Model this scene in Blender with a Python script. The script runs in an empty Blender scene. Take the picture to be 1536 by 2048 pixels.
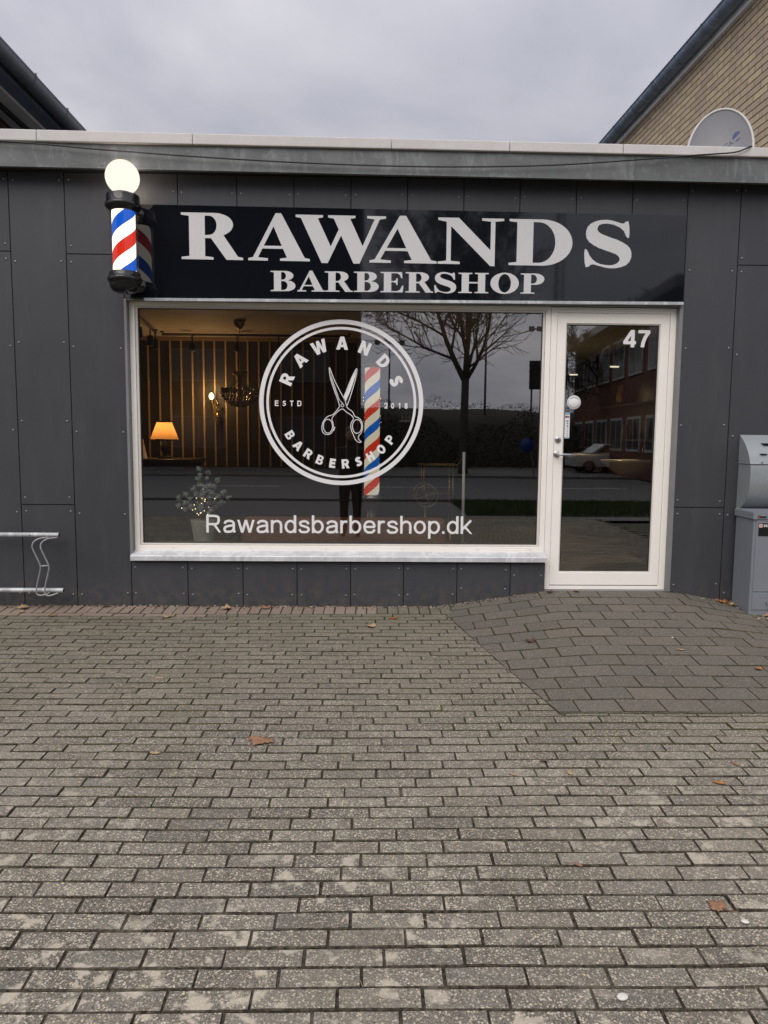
import bpy, bmesh, math, random
from mathutils import Vector, Matrix
C = bpy.context.scene.collection
rad = math.radians
PI = math.pi
random.seed(7)
# ------------------------------------------------------------------ camera
def set_camera():
    yaw, pitch, roll = rad(1.3199), rad(-5.7767), rad(0.48587)
    cy, sy = math.cos(yaw), math.sin(yaw)
    f = Vector((sy*math.cos(pitch), cy*math.cos(pitch), math.sin(pitch)))
    r = Vector((cy, -sy, 0)); u = r.cross(f)
    c, s = math.cos(roll), math.sin(roll)
    R, U = c*r + s*u, -s*r + c*u
    cam = bpy.data.cameras.new('camera'); o = bpy.data.objects.new('camera', cam); C.objects.link(o)
    o.matrix_world = Matrix(((R.x, U.x, -f.x, 0), (R.y, U.y, -f.y, -5.75), (R.z, U.z, -f.z, 1.33), (0, 0, 0, 1)))
    cam.sensor_fit = 'VERTICAL'; cam.sensor_height = 36; cam.lens = 36*1480/2048
    cam.clip_start = 0.05; cam.clip_end = 3000
    bpy.context.scene.camera = o
set_camera()
# ------------------------------------------------------------------ world and sun
SUN_EL, SUN_AZ = 48, 205          # high behind the camera, veiled by cloud
def set_world():
    w = bpy.data.worlds.new('World'); bpy.context.scene.world = w; w.use_nodes = True
    nt = w.node_tree; N = nt.nodes; L = nt.links; N.clear()
    def n(t, **k):
        x = N.new(t)
        for a, b in k.items(): setattr(x, a, b)
        return x
    def m(op, a, b=None, c=None):
        x = n('ShaderNodeMath', operation=op)
        for i, v in enumerate((a, b, c)):
            if v is None: continue
            if isinstance(v, (int, float)): x.inputs[i].default_value = v
            else: L.new(v, x.inputs[i])
        return x.outputs[0]
    sky = n('ShaderNodeTexSky', sky_type='NISHITA'); sky.sun_disc = False
    sky.sun_elevation = rad(SUN_EL); sky.sun_rotation = rad(SUN_AZ-180+180)
    sky.air_density = 1.5; sky.dust_density = 4
    tc = n('ShaderNodeTexCoord'); sep = n('ShaderNodeSeparateXYZ'); L.new(tc.outputs['Generated'], sep.inputs[0])
    X, Y, Z = sep.outputs
    zc = m('MAXIMUM', Z, 0.0)
    den = m('ADD', zc, 0.22)
    cv = n('ShaderNodeCombineXYZ'); L.new(m('DIVIDE', X, den), cv.inputs[0]); L.new(m('DIVIDE', Y, den), cv.inputs[1])
    no = n('ShaderNodeTexNoise'); no.inputs['Scale'].default_value = 1.5; no.inputs['Detail'].default_value = 5
    no.inputs['Roughness'].default_value = .5; no.inputs['Distortion'].default_value = .3
    L.new(cv.outputs[0], no.inputs['Vector'])
    # overcast brightness: rises with height, brighter towards the veiled sun behind the camera
    back = m('POWER', m('MAXIMUM', m('MULTIPLY_ADD', Y, -.5, .5), 0), 1.6)
    lum = m('ADD', m('MULTIPLY_ADD', zc, 0.62, 0.345), m('MULTIPLY', back, SKY_BACK))
    lum = m('MULTIPLY', lum, m('MULTIPLY_ADD', no.outputs['Fac'], 1.25, .385))
    ramp = n('ShaderNodeMix', data_type='RGBA')
    L.new(no.outputs['Fac'], ramp.inputs[0]); ramp.inputs[6].default_value = (.86, .92, 1.16, 1); ramp.inputs[7].default_value = (1.06, 1.0, .97, 1)
    sc = n('ShaderNodeVectorMath', operation='SCALE'); L.new(ramp.outputs[2], sc.inputs[0]); L.new(m('MULTIPLY', lum, 10.0), sc.inputs['Scale'])
    mx = n('ShaderNodeMix', data_type='RGBA'); mx.inputs[0].default_value = .95
    L.new(sky.outputs[0], mx.inputs[6]); L.new(sc.outputs[0], mx.inputs[7])
    bg = n('ShaderNodeBackground'); bg.inputs[1].default_value = .1; L.new(mx.outputs[2], bg.inputs[0])
    o = n('ShaderNodeOutputWorld'); L.new(bg.outputs[0], o.inputs[0])
SKY_BACK = .55
set_world()
def set_sun():
    l = bpy.data.lights.new('sun', 'SUN'); l.energy = 1.75; l.angle = rad(50); l.color = (1, .95, .87)
    o = bpy.data.objects.new('sun', l); C.objects.link(o)
    a = rad(SUN_AZ); e = rad(SUN_EL)
    d = Vector((math.sin(a)*math.cos(e), math.cos(a)*math.cos(e), math.sin(e)))
    o.rotation_euler = d.to_track_quat('Z', 'Y').to_euler(); o.location = d*30
set_sun()
vs = bpy.context.scene.view_settings
vs.view_transform = 'Standard'; vs.look = 'None'; vs.exposure = 0.0; vs.gamma = 1
cy = bpy.context.scene.cycles
cy.max_bounces = 8; cy.transparent_max_bounces = 12; cy.caustics_reflective = False; cy.caustics_refractive = False
cy.sample_clamp_indirect = 4
# ------------------------------------------------------------------ materials
class NT:
    def __init__(s, name):
        s.m = bpy.data.materials.new(name); s.m.use_nodes = True
        s.t = s.m.node_tree; s.t.nodes.clear()
        s.out = s.n('ShaderNodeOutputMaterial')
    def n(s, t, **k):
        x = s.t.nodes.new(t)
        for a, b in k.items(): setattr(x, a, b)
        return x
    def l(s, a, b): s.t.links.new(a, b)
    def val(s, sock, v):
        if hasattr(v, 'is_output') or hasattr(v, 'links'): s.l(v, sock)
        else: sock.default_value = v
    def math(s, op, a, b=0.0, c=0.0, clamp=False):
        x = s.n('ShaderNodeMath', operation=op); x.use_clamp = clamp
        for i, v in enumerate((a, b, c)): s.val(x.inputs[i], v)
        return x.outputs[0]
    def mix(s, f, a, b, blend='MIX'):
        x = s.n('ShaderNodeMix', data_type='RGBA', blend_type=blend)
        s.val(x.inputs[0], f)
        for i, v in ((6, a), (7, b)):
            if isinstance(v, tuple): v = (*v[:3], 1)
            s.val(x.inputs[i], v)
        return x.outputs[2]
    def coord(s, kind='Object'): return s.n('ShaderNodeTexCoord').outputs[kind]
    def noise(s, scale, detail=4, rough=.55, vec=None, dist=0):
        x = s.n('ShaderNodeTexNoise'); x.inputs['Scale'].default_value = scale; x.inputs['Detail'].default_value = detail
        x.inputs['Roughness'].default_value = rough; x.inputs['Distortion'].default_value = dist
        s.l(vec if vec is not None else s.coord(), x.inputs['Vector'])
        return x.outputs['Fac']
    def vor(s, scale, feature='F1', vec=None):
        x = s.n('ShaderNodeTexVoronoi', feature=feature); x.inputs['Scale'].default_value = scale
        s.l(vec if vec is not None else s.coord(), x.inputs['Vector'])
        return x
    def step(s, v, lo, hi):
        x = s.n('ShaderNodeMapRange'); x.clamp = True; s.val(x.inputs[0], v)
        x.inputs[1].default_value = lo; x.inputs[2].default_value = hi
        return x.outputs[0]
    def scale(s, k):
        x = s.n('ShaderNodeMapping'); x.inputs['Scale'].default_value = k; s.l(s.coord(), x.inputs[0]); return x.outputs[0]
    def pbr(s, col, rough=.6, metal=0, spec=.5, bump=None, bs=.3, bd=.01, **kw):
        p = s.n('ShaderNodeBsdfPrincipled')
        if isinstance(col, tuple): col = (*col[:3], 1)
        s.val(p.inputs['Base Color'], col); s.val(p.inputs['Roughness'], rough); s.val(p.inputs['Metallic'], metal)
        p.inputs['Specular IOR Level'].default_value = spec
        for k, v in kw.items(): s.val(p.inputs[k.replace('_', ' ')], v)
        if bump is not None:
            b = s.n('ShaderNodeBump'); b.inputs['Strength'].default_value = bs; b.inputs['Distance'].default_value = bd
            s.l(bump, b.inputs['Height']); s.l(b.outputs[0], p.inputs['Normal'])
        s.l(p.outputs[0], s.out.inputs[0]); return p
def pm(name, col, rough=.6, var=.12, sc=6, metal=0, spec=.5, bs=.15, bd=.004, fine=60):
    t = NT(name)
    a = t.noise(sc, 5); f = t.noise(fine, 3)
    k = t.math('ADD', t.math('MULTIPLY', a, .7), t.math('MULTIPLY', f, .3))
    k = t.step(k, .3, .7)
    c = t.mix(k, tuple(v*(1-var) for v in col), tuple(min(1, v*(1+var)) for v in col))
    t.pbr(c, t.math('MULTIPLY_ADD', a, .25, rough-.125), metal, spec, f, bs, bd)
    return t.m
def emit(name, col, strength):
    t = NT(name); e = t.n('ShaderNodeEmission'); e.inputs[0].default_value = (*col, 1); e.inputs[1].default_value = strength
    t.l(e.outputs[0], t.out.inputs[0]); return t.m
def m_panel():
    t = NT('fibre_cement'); r = t.n('ShaderNodeNewGeometry').outputs['Random Per Island']
    a = t.noise(2.2, 5, .6); f = t.noise(180, 3, .6); d = t.noise(1.2, 6, .7, t.scale((6, 6, 1)))
    c = t.mix(t.math('MULTIPLY_ADD', r, .5, t.math('MULTIPLY', a, .5)), (.039, .0405, .0475), (.053, .054, .0605))
    c = t.mix(t.math('MULTIPLY', t.step(d, .50, .72), .30), c, (.082, .082, .084))
    sep = t.n('ShaderNodeSeparateXYZ'); t.l(t.coord(), sep.inputs[0])
    low = t.math('MULTIPLY', t.step(sep.outputs[2], .3, 0), t.step(t.noise(14, 6, .7), .42, .75))
    c = t.mix(t.math('MULTIPLY', low, .7), c, (.125, .11, .085))
    t.pbr(c, t.math('MULTIPLY_ADD', a, .2, .38), 0, .45, f, .08, .002); return t.m
def m_zinc(name, col=(.20, .22, .225)):
    t = NT(name); a = t.noise(5, 6, .65); b = t.noise(2.2, 6, .7, t.scale((3.5, 3.5, 1.1)), 1.5)
    v = t.vor(9).outputs['Distance']
    c = t.mix(t.step(a, .35, .7), tuple(k*.82 for k in col), tuple(k*1.2 for k in col))
    c = t.mix(t.math('MULTIPLY', t.step(b, .53, .60), .5), c, tuple(min(.8, k*1.75) for k in col)); c = t.mix(t.math('MULTIPLY', t.step(t.noise(11, 5, .7, None, 1.2), .58, .64), .5), c, tuple(min(.8, k*1.6) for k in col))
    c = t.mix(t.math('MULTIPLY', t.step(t.noise(1.6, 4, .6, t.scale((1, 1, 3))), .55, .75), .4), c, tuple(k*.62 for k in col))
    t.pbr(c, .55, .25, .5, v, .08, .004); return t.m
def m_paver(name, lo, hi, speck, lich, warm):
    t = NT(name); r = t.n('ShaderNodeNewGeometry').outputs['Random Per Island']
    co = t.coord(); a = t.noise(1.3, 5, .6)
    dn = t.n('ShaderNodeTexNoise'); dn.inputs['Scale'].default_value = 140; dn.inputs['Detail'].default_value = 2; t.l(co, dn.inputs['Vector'])
    dv = t.n('ShaderNodeVectorMath', operation='MULTIPLY_ADD'); t.l(dn.outputs['Color'], dv.inputs[0]); dv.inputs[1].default_value = (.010, .010, .010); t.l(co, dv.inputs[2]); vw = dv.outputs[0]; g = t.noise(55, 4, .7); gg = t.noise(260, 2, .6)
    c = t.mix(t.math('MULTIPLY_ADD', r, .55, t.math('MULTIPLY', g, .45)), lo, hi)
    c = t.mix(t.math('MULTIPLY', t.step(gg, .42, .62), .6), c, tuple(k*.42 for k in lo))
    for sc, th, col, amt, thr in ((70, .30, speck, .9, .52 if lich else .80), (120, .42, tuple(k*.95 for k in speck), .85, .38 if lich else .76), (230, .5, tuple(k*.7 for k in speck), .6, .25 if lich else .66), (85, .40, (.035, .032, .03), .6, .70)):
        v = t.vor(sc, vec=vw); sep = t.n('ShaderNodeSeparateColor'); t.l(v.outputs['Color'], sep.inputs[0])
        on = t.math('MULTIPLY', t.step(v.outputs['Distance'], th, th*.6), t.step(sep.outputs[0], thr, thr+.06))
        cc = t.mix(t.step(sep.outputs[1], .3, 1), tuple(k*w for k, w in zip(col, (.78, .80, .80))), tuple(k*w for k, w in zip(col, (1.12, .98, .78))))
        c = t.mix(t.math('MULTIPLY', on, amt), c, cc)
    tint = t.math('FRACT', t.math('MULTIPLY', r, 17.3))
    c = t.mix(t.math('MULTIPLY', t.step(tint, .80, 1.0), .30), c, (.20, .165, .13)); c = t.mix(t.math('MULTIPLY', t.step(tint, .22, .0), .30), c, (.085, .085, .08))
    if lich:
        l1 = t.noise(14, 2, .5, None, .3); l2 = t.noise(60, 4, .7)
        sp = t.n('ShaderNodeSeparateXYZ'); t.l(co, sp.inputs[0])
        big = t.math('MULTIPLY', t.step(t.noise(.9, 2), .38, .55), t.step(sp.outputs[1], -2.3, -3.2))
        li = t.math('MULTIPLY', t.step(t.math('MULTIPLY_ADD', l2, .22, l1), .685, .77), big)
        wash = t.math('MULTIPLY', t.step(t.noise(.8, 4, .6), .46, .68), .34)
        c = t.mix(wash, c, (.30, .265, .215))
        c = t.mix(t.math('MULTIPLY', li, lich), c, (.50, .44, .35))
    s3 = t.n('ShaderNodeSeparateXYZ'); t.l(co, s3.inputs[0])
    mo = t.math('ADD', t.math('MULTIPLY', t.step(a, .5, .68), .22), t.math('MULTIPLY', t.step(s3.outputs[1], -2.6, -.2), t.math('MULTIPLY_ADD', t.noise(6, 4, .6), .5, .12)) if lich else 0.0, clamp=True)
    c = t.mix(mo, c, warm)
    t.pbr(c, .88, 0, .25, t.math('ADD', g, t.math('MULTIPLY', gg, .5)), .55, .004); return t.m
def m_joint():
    t = NT('joint_sand'); a = t.noise(1.1, 4); f = t.noise(70, 3)
    c = t.mix(t.step(f, .35, .65), (.026, .022, .017), (.090, .076, .058)); c = t.mix(t.math('MULTIPLY', t.step(t.noise(7, 5, .75), .52, .66), .8), c, (.150, .132, .102))
    sp = t.n('ShaderNodeSeparateXYZ'); t.l(t.coord(), sp.inputs[0])
    zone = t.math('MULTIPLY_ADD', t.step(sp.outputs[1], -3.3, -2.3), .85, .10)
    c = t.mix(t.math('MULTIPLY', zone, t.math('MULTIPLY', t.step(a, .40, .6), t.step(f, .36, .5))), c, (.066, .064, .024))
    t.pbr(c, .95, 0, .1, f, .8, .01); return t.m
def m_glass(name, r0=.185, tint=(.60, .60, .58)):
    t = NT(name); lw = t.n('ShaderNodeLayerWeight'); lw.inputs[0].default_value = .5
    f5 = t.math('POWER', lw.outputs['Facing'], 5.0)
    fac = t.math('MULTIPLY_ADD', f5, 1-r0, r0)
    tr = t.n('ShaderNodeBsdfTransparent'); tr.inputs[0].default_value = (*tint, 1)
    gl = t.n('ShaderNodeBsdfGlossy'); gl.inputs['Color'].default_value = (1, 1, 1, 1); gl.inputs['Roughness'].default_value = 0
    b = t.n('ShaderNodeBump'); b.inputs['Strength'].default_value = .02; b.inputs['Distance'].default_value = .02
    t.l(t.noise(1.1, 1), b.inputs['Height']); t.l(b.outputs[0], gl.inputs['Normal'])
    mx = t.n('ShaderNodeMixShader'); t.l(fac, mx.inputs[0]); t.l(tr.outputs[0], mx.inputs[1]); t.l(gl.outputs[0], mx.inputs[2])
    t.l(mx.outputs[0], t.out.inputs[0]); return t.m
def m_pole(name, period, bright, colors, phase=0):
    t = NT(name); sep = t.n('ShaderNodeSeparateXYZ'); t.l(t.coord(), sep.inputs[0])
    ang = t.math('DIVIDE', t.math('ARCTAN2', sep.outputs[1], sep.outputs[0]), 2*PI)
    u = t.math('FRACT', t.math('ADD', t.math('SUBTRACT', t.math('DIVIDE', sep.outputs[2], period), ang), phase))
    cr = t.n('ShaderNodeValToRGB'); cr.color_ramp.interpolation = 'CONSTANT'
    e = cr.color_ramp.elements; e[0].position = 0; e[0].color = (*colors[0], 1); e[1].position = .25; e[1].color = (*colors[1], 1)
    for p, c in ((.5, colors[2]), (.75, colors[3])):
        x = e.new(p); x.color = (*c, 1)
    t.l(u, cr.inputs[0])
    em = t.n('ShaderNodeEmission'); t.l(cr.outputs[0], em.inputs[0]); em.inputs[1].default_value = bright
    t.l(em.outputs[0], t.out.inputs[0]); return t.m
def m_brick(name, c1, c2, mortar, bw=.240, bh=.0667, mo=.012, axis='YZ', bed_w=.16):
    t = NT(name); sep = t.n('ShaderNodeSeparateXYZ'); t.l(t.coord(), sep.inputs[0])
    cb = t.n('ShaderNodeCombineXYZ'); t.l(sep.outputs[{'Y': 1, 'X': 0}[axis[0]]], cb.inputs[0]); t.l(sep.outputs[2], cb.inputs[1])
    b = t.n('ShaderNodeTexBrick'); b.inputs['Scale'].default_value = 1; b.inputs['Brick Width'].default_value = bw
    b.inputs['Row Height'].default_value = bh; b.inputs['Mortar Size'].default_value = mo/2; b.inputs['Mortar Smooth'].default_value = .15
    b.inputs['Color1'].default_value = (*c1, 1); b.inputs['Color2'].default_value = (*c2, 1); b.inputs['Mortar'].default_value = (*mortar, 1)
    t.l(cb.outputs[0], b.inputs['Vector'])
    nz = t.noise(14, 5, .7)
    fz = t.math('FRACT', t.math('DIVIDE', sep.outputs[2], bh)); bed = t.math('ADD', t.step(fz, .14, .09), t.step(fz, .95, .99), clamp=True) if False else t.step(fz, bed_w, bed_w*.6)
    c = t.mix(.40, b.outputs['Color'], t.mix(t.step(nz, .3, .7), (.35, .35, .35), (.75, .72, .68)), 'OVERLAY')
    c = t.mix(bed, c, (.022, .018, .016))
    h = t.math('ADD', t.math('MULTIPLY', b.outputs['Fac'], -1), t.math('MULTIPLY', nz, .3))
    t.pbr(c, .85, 0, .3, h, .9, .008); return t.m
M = {}
M['panel'] = m_panel()
M['screw'] = pm('screw_steel', (.22, .22, .23), .35, .1, 30, .5)
M['black'] = pm('joint_black', (.012, .012, .013), .8)
M['zinc'] = m_zinc('zinc_fascia', (.140, .147, .145)); M['galv'] = m_zinc('galvanised_steel', (.42, .43, .44))
M['zinc_rod'] = m_zinc('galvanised_rod', (.33, .33, .33))
M['coping'] = pm('coping_felt', (.60, .57, .55), .65, .10, 3, 0, .4, .1, .003, 40)
M['felt'] = pm('roof_felt', (.05, .05, .052), .9)
M['pvc'] = pm('white_frame', (.93, .885, .815), .35, .03, 2, 0, .5, .02, .001, 30)
M['pvc_grey'] = pm('frame_greyed', (.70, .665, .61), .4, .05, 2, 0, .5, .02, .001, 30)
M['gasket'] = pm('rubber_gasket', (.02, .02, .02), .6)
M['sill'] = m_zinc('sill_aluminium', (.60, .61, .62))
M['reveal'] = pm('reveal_flashing', (.20, .20, .20), .5, .1, 4)
M['glass'] = m_glass('window_glass')
M['vinyl'] = pm('white_vinyl', (.80, .78, .775), .5, .02, 4, 0, .4, .01, .001)
M['sign_vinyl'] = pm('sign_vinyl', (.61, .60, .60), .5, .03, 4, 0, .4, .01, .001)
M['steel'] = pm('satin_steel', (.50, .50, .50), .3, .05, 20, .9)
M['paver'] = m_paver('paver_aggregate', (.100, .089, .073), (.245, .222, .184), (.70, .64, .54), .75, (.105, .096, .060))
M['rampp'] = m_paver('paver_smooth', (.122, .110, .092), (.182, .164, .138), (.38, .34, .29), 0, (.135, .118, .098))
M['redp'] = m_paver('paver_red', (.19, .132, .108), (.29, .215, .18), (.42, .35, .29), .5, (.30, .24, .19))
M['joint'] = m_joint()
# ------------------------------------------------------------------ mesh helpers
class MB:
    def __init__(s): s.v = []; s.f = []; s.mi = []; s.mats = []; s.sm = []
    def _m(s, m):
        if m not in s.mats: s.mats.append(m)
        return s.mats.index(m)
    def add(s, vs, fs, m, smooth=False):
        b = len(s.v); s.v += [tuple(v) for v in vs]; i = s._m(m)
        for f in fs: s.f.append([b+k for k in f]); s.mi.append(i); s.sm.append(smooth)
    def box(s, x0, x1, y0, y1, z0, z1, m):
        g = lambda z, x: z(x) if callable(z) else z
        vs = [(x0, y0, g(z0, x0)), (x1, y0, g(z0, x1)), (x1, y1, g(z0, x1)), (x0, y1, g(z0, x0)),
              (x0, y0, g(z1, x0)), (x1, y0, g(z1, x1)), (x1, y1, g(z1, x1)), (x0, y1, g(z1, x0))]
        s.add(vs, [(3, 2, 1, 0), (4, 5, 6, 7), (0, 1, 5, 4), (1, 2, 6, 5), (2, 3, 7, 6), (3, 0, 4, 7)], m)
    def ring(s, x0, x1, z0, z1, w, y0, y1, m, wb=None, wt=None):     # mitred rectangular frame facing -Y
        wb = w if wb is None else wb; wt = w if wt is None else wt
        o = [(x0, z0), (x1, z0), (x1, z1), (x0, z1)]; i = [(x0+w, z0+wb), (x1-w, z0+wb), (x1-w, z1-wt), (x0+w, z1-wt)]
        vs = [(x, y, z) for y in (y0, y1) for x, z in o+i]
        fs = []
        for k in range(4):
            j = (k+1) % 4
            fs += [(k, j, 4+j, 4+k), (8+k, 12+k, 12+j, 8+j), (k, 8+k, 8+j, j), (4+k, 4+j, 12+j, 12+k)]
        s.add(vs, fs, m)
    def tube(s, pts, r, m, n=8, cap=True, smooth=True):
        pts = [Vector(p) for p in pts]; rs = r if isinstance(r, (list, tuple)) else [r]*len(pts)
        vs = []; ref = None
        for i, p in enumerate(pts):
            d = (pts[min(i+1, len(pts)-1)] - pts[max(i-1, 0)])
            d = d.normalized() if d.length > 1e-9 else Vector((0, 0, 1))
            if ref is None:
                ref = d.cross(Vector((0, 0, 1)) if abs(d.z) < .9 else Vector((1, 0, 0))).normalized()
            else:
                ref = (ref - d*ref.dot(d)).normalized()
            b = d.cross(ref)
            for k in range(n):
                a = 2*PI*k/n; vs.append(p + (ref*math.cos(a) + b*math.sin(a))*rs[i])
        fs = [(i*n+k, i*n+(k+1) % n, (i+1)*n+(k+1) % n, (i+1)*n+k) for i in range(len(pts)-1) for k in range(n)]
        s.add(vs, fs, m, smooth)
        if cap:
            b = len(s.v)-len(vs); i = s._m(m)
            s.f.append([b+k for k in range(n)][::-1]); s.mi.append(i); s.sm.append(False)
            s.f.append([b+(len(pts)-1)*n+k for k in range(n)]); s.mi.append(i); s.sm.append(False)
    def lathe(s, prof, m, n=24, c=(0, 0, 0), smooth=True):           # prof: (radius, z)
        vs = [(c[0]+r*math.cos(2*PI*k/n), c[1]+r*math.sin(2*PI*k/n), c[2]+z) for r, z in prof for k in range(n)]
        fs = [(i*n+k, i*n+(k+1) % n, (i+1)*n+(k+1) % n, (i+1)*n+k) for i in range(len(prof)-1) for k in range(n)]
        s.add(vs, fs, m, smooth)
    def ball(s, c, r, m, n=12, sq=(1, 1, 1)):
        prof = [(r*math.sin(PI*i/(n//2+2)), -r*math.cos(PI*i/(n//2+2))) for i in range(n//2+3)]
        prof[0] = (1e-4, -r); prof[-1] = (1e-4, r)
        vs = [(c[0]+q*math.cos(2*PI*k/n)*sq[0], c[1]+q*math.sin(2*PI*k/n)*sq[1], c[2]+z*sq[2]) for q, z in prof for k in range(n)]
        fs = [(i*n+k, i*n+(k+1) % n, (i+1)*n+(k+1) % n, (i+1)*n+k) for i in range(len(prof)-1) for k in range(n)]
        s.add(vs, fs, m, True)
    def prism(s, poly, y0, y1, m, axis='Y', smooth=False):           # convex-ish polygon (a, z) swept along an axis
        n = len(poly)
        if axis == 'Y': vs = [(a, y, z) for y in (y0, y1) for a, z in poly]
        else: vs = [(x, a, z) for x in (y0, y1) for a, z in poly]
        s.add(vs, [tuple(range(n)), tuple(range(2*n-1, n-1, -1))], m)
        s.add(vs, [(k, n+k, n+(k+1) % n, (k+1) % n) for k in range(n)], m, smooth)
    def build(s, name, parent=None, loc=None, bevel=0):
        me = bpy.data.meshes.new(name); L = Vector(loc) if loc is not None else Vector((0, 0, 0))
        me.from_pydata([tuple(Vector(v)-L) for v in s.v], [], s.f)
        for m in s.mats: me.materials.append(m)
        me.polygons.foreach_set('material_index', s.mi); me.polygons.foreach_set('use_smooth', s.sm)
        me.update()
        bm = bmesh.new(); bm.from_mesh(me); bmesh.ops.recalc_face_normals(bm, faces=bm.faces); bm.to_mesh(me); bm.free()
        o = bpy.data.objects.new(name, me); C.objects.link(o); o.location = L
        if parent is not None: put(o, parent)
        if bevel:
            b = o.modifiers.new('bevel', 'BEVEL'); b.width = bevel; b.segments = 2; b.limit_method = 'ANGLE'; b.angle_limit = rad(40)
        return o
def world_loc(o):
    L = o.location.copy()
    while o.parent is not None: o = o.parent; L = L + o.location
    return L
def put(o, parent):
    o.location = o.location - world_loc(parent); o.parent = parent
def tag(o, label, cat, group=None, kind=None):
    if label: o['label'] = label
    if cat: o['category'] = cat
    if group: o['group'] = group
    if kind: o['kind'] = kind
    return o
def empty(name, loc, label, cat, group=None, rz=0):
    o = bpy.data.objects.new(name, None); C.objects.link(o); o.location = loc; o.empty_display_size = .1
    return tag(o, label, cat, group)
def structure(o): o['kind'] = 'structure'; return o
def merge(mb, o):                                                    # raw mesh (verts, faces) of a temp object into a builder
    pass
# ------------------------------------------------------------------ lettering
def curve_mesh(contours, extr=.001):
    cu = bpy.data.curves.new('c', 'CURVE'); cu.dimensions = '2D'; cu.fill_mode = 'BOTH'; cu.extrude = extr
    for pts in contours:
        sp = cu.splines.new('POLY'); sp.points.add(len(pts)-1); sp.use_cyclic_u = True
        for i, (x, y) in enumerate(pts): sp.points[i].co = (x, y, 0, 1)
    return to_vf(cu)
def to_vf(cu):
    o = bpy.data.objects.new('tmp', cu); C.objects.link(o)
    dg = bpy.context.evaluated_depsgraph_get(); dg.update()
    me = bpy.data.meshes.new_from_object(o.evaluated_get(dg))
    vs = [tuple(v.co) for v in me.vertices]; fs = [tuple(p.vertices) for p in me.polygons]
    bpy.data.objects.remove(o); bpy.data.meshes.remove(me); bpy.data.curves.remove(cu)
    return vs, fs
def text_mesh(s, offset=0.0, extr=.001, shear=0):
    cu = bpy.data.curves.new('t', 'FONT'); cu.body = s; cu.extrude = extr; cu.offset = offset; cu.resolution_u = 5
    return to_vf(cu)
def fit(vs, x0, x1, z0, z1, y):
    xs = [v[0] for v in vs]; ys = [v[1] for v in vs]; a, b, c, d = min(xs), max(xs), min(ys), max(ys)
    return [(x0+(v[0]-a)/(b-a)*(x1-x0), y - v[2], z0+(v[1]-c)/(d-c)*(z1-z0)) for v in vs]
def ell(cx, cy, rx, ry, a0, a1, n=10): return [(cx+rx*math.cos(rad(a0+(a1-a0)*i/n)), cy+ry*math.sin(rad(a0+(a1-a0)*i/n))) for i in range(n+1)]
def chaikin(p, k=1):
    for _ in range(k):
        q = []
        for i in range(len(p)):
            a, b = p[i], p[(i+1) % len(p)]
            q += [(.75*a[0]+.25*b[0], .75*a[1]+.25*b[1]), (.25*a[0]+.75*b[0], .25*a[1]+.75*b[1])]
        p = q
    return p
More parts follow.
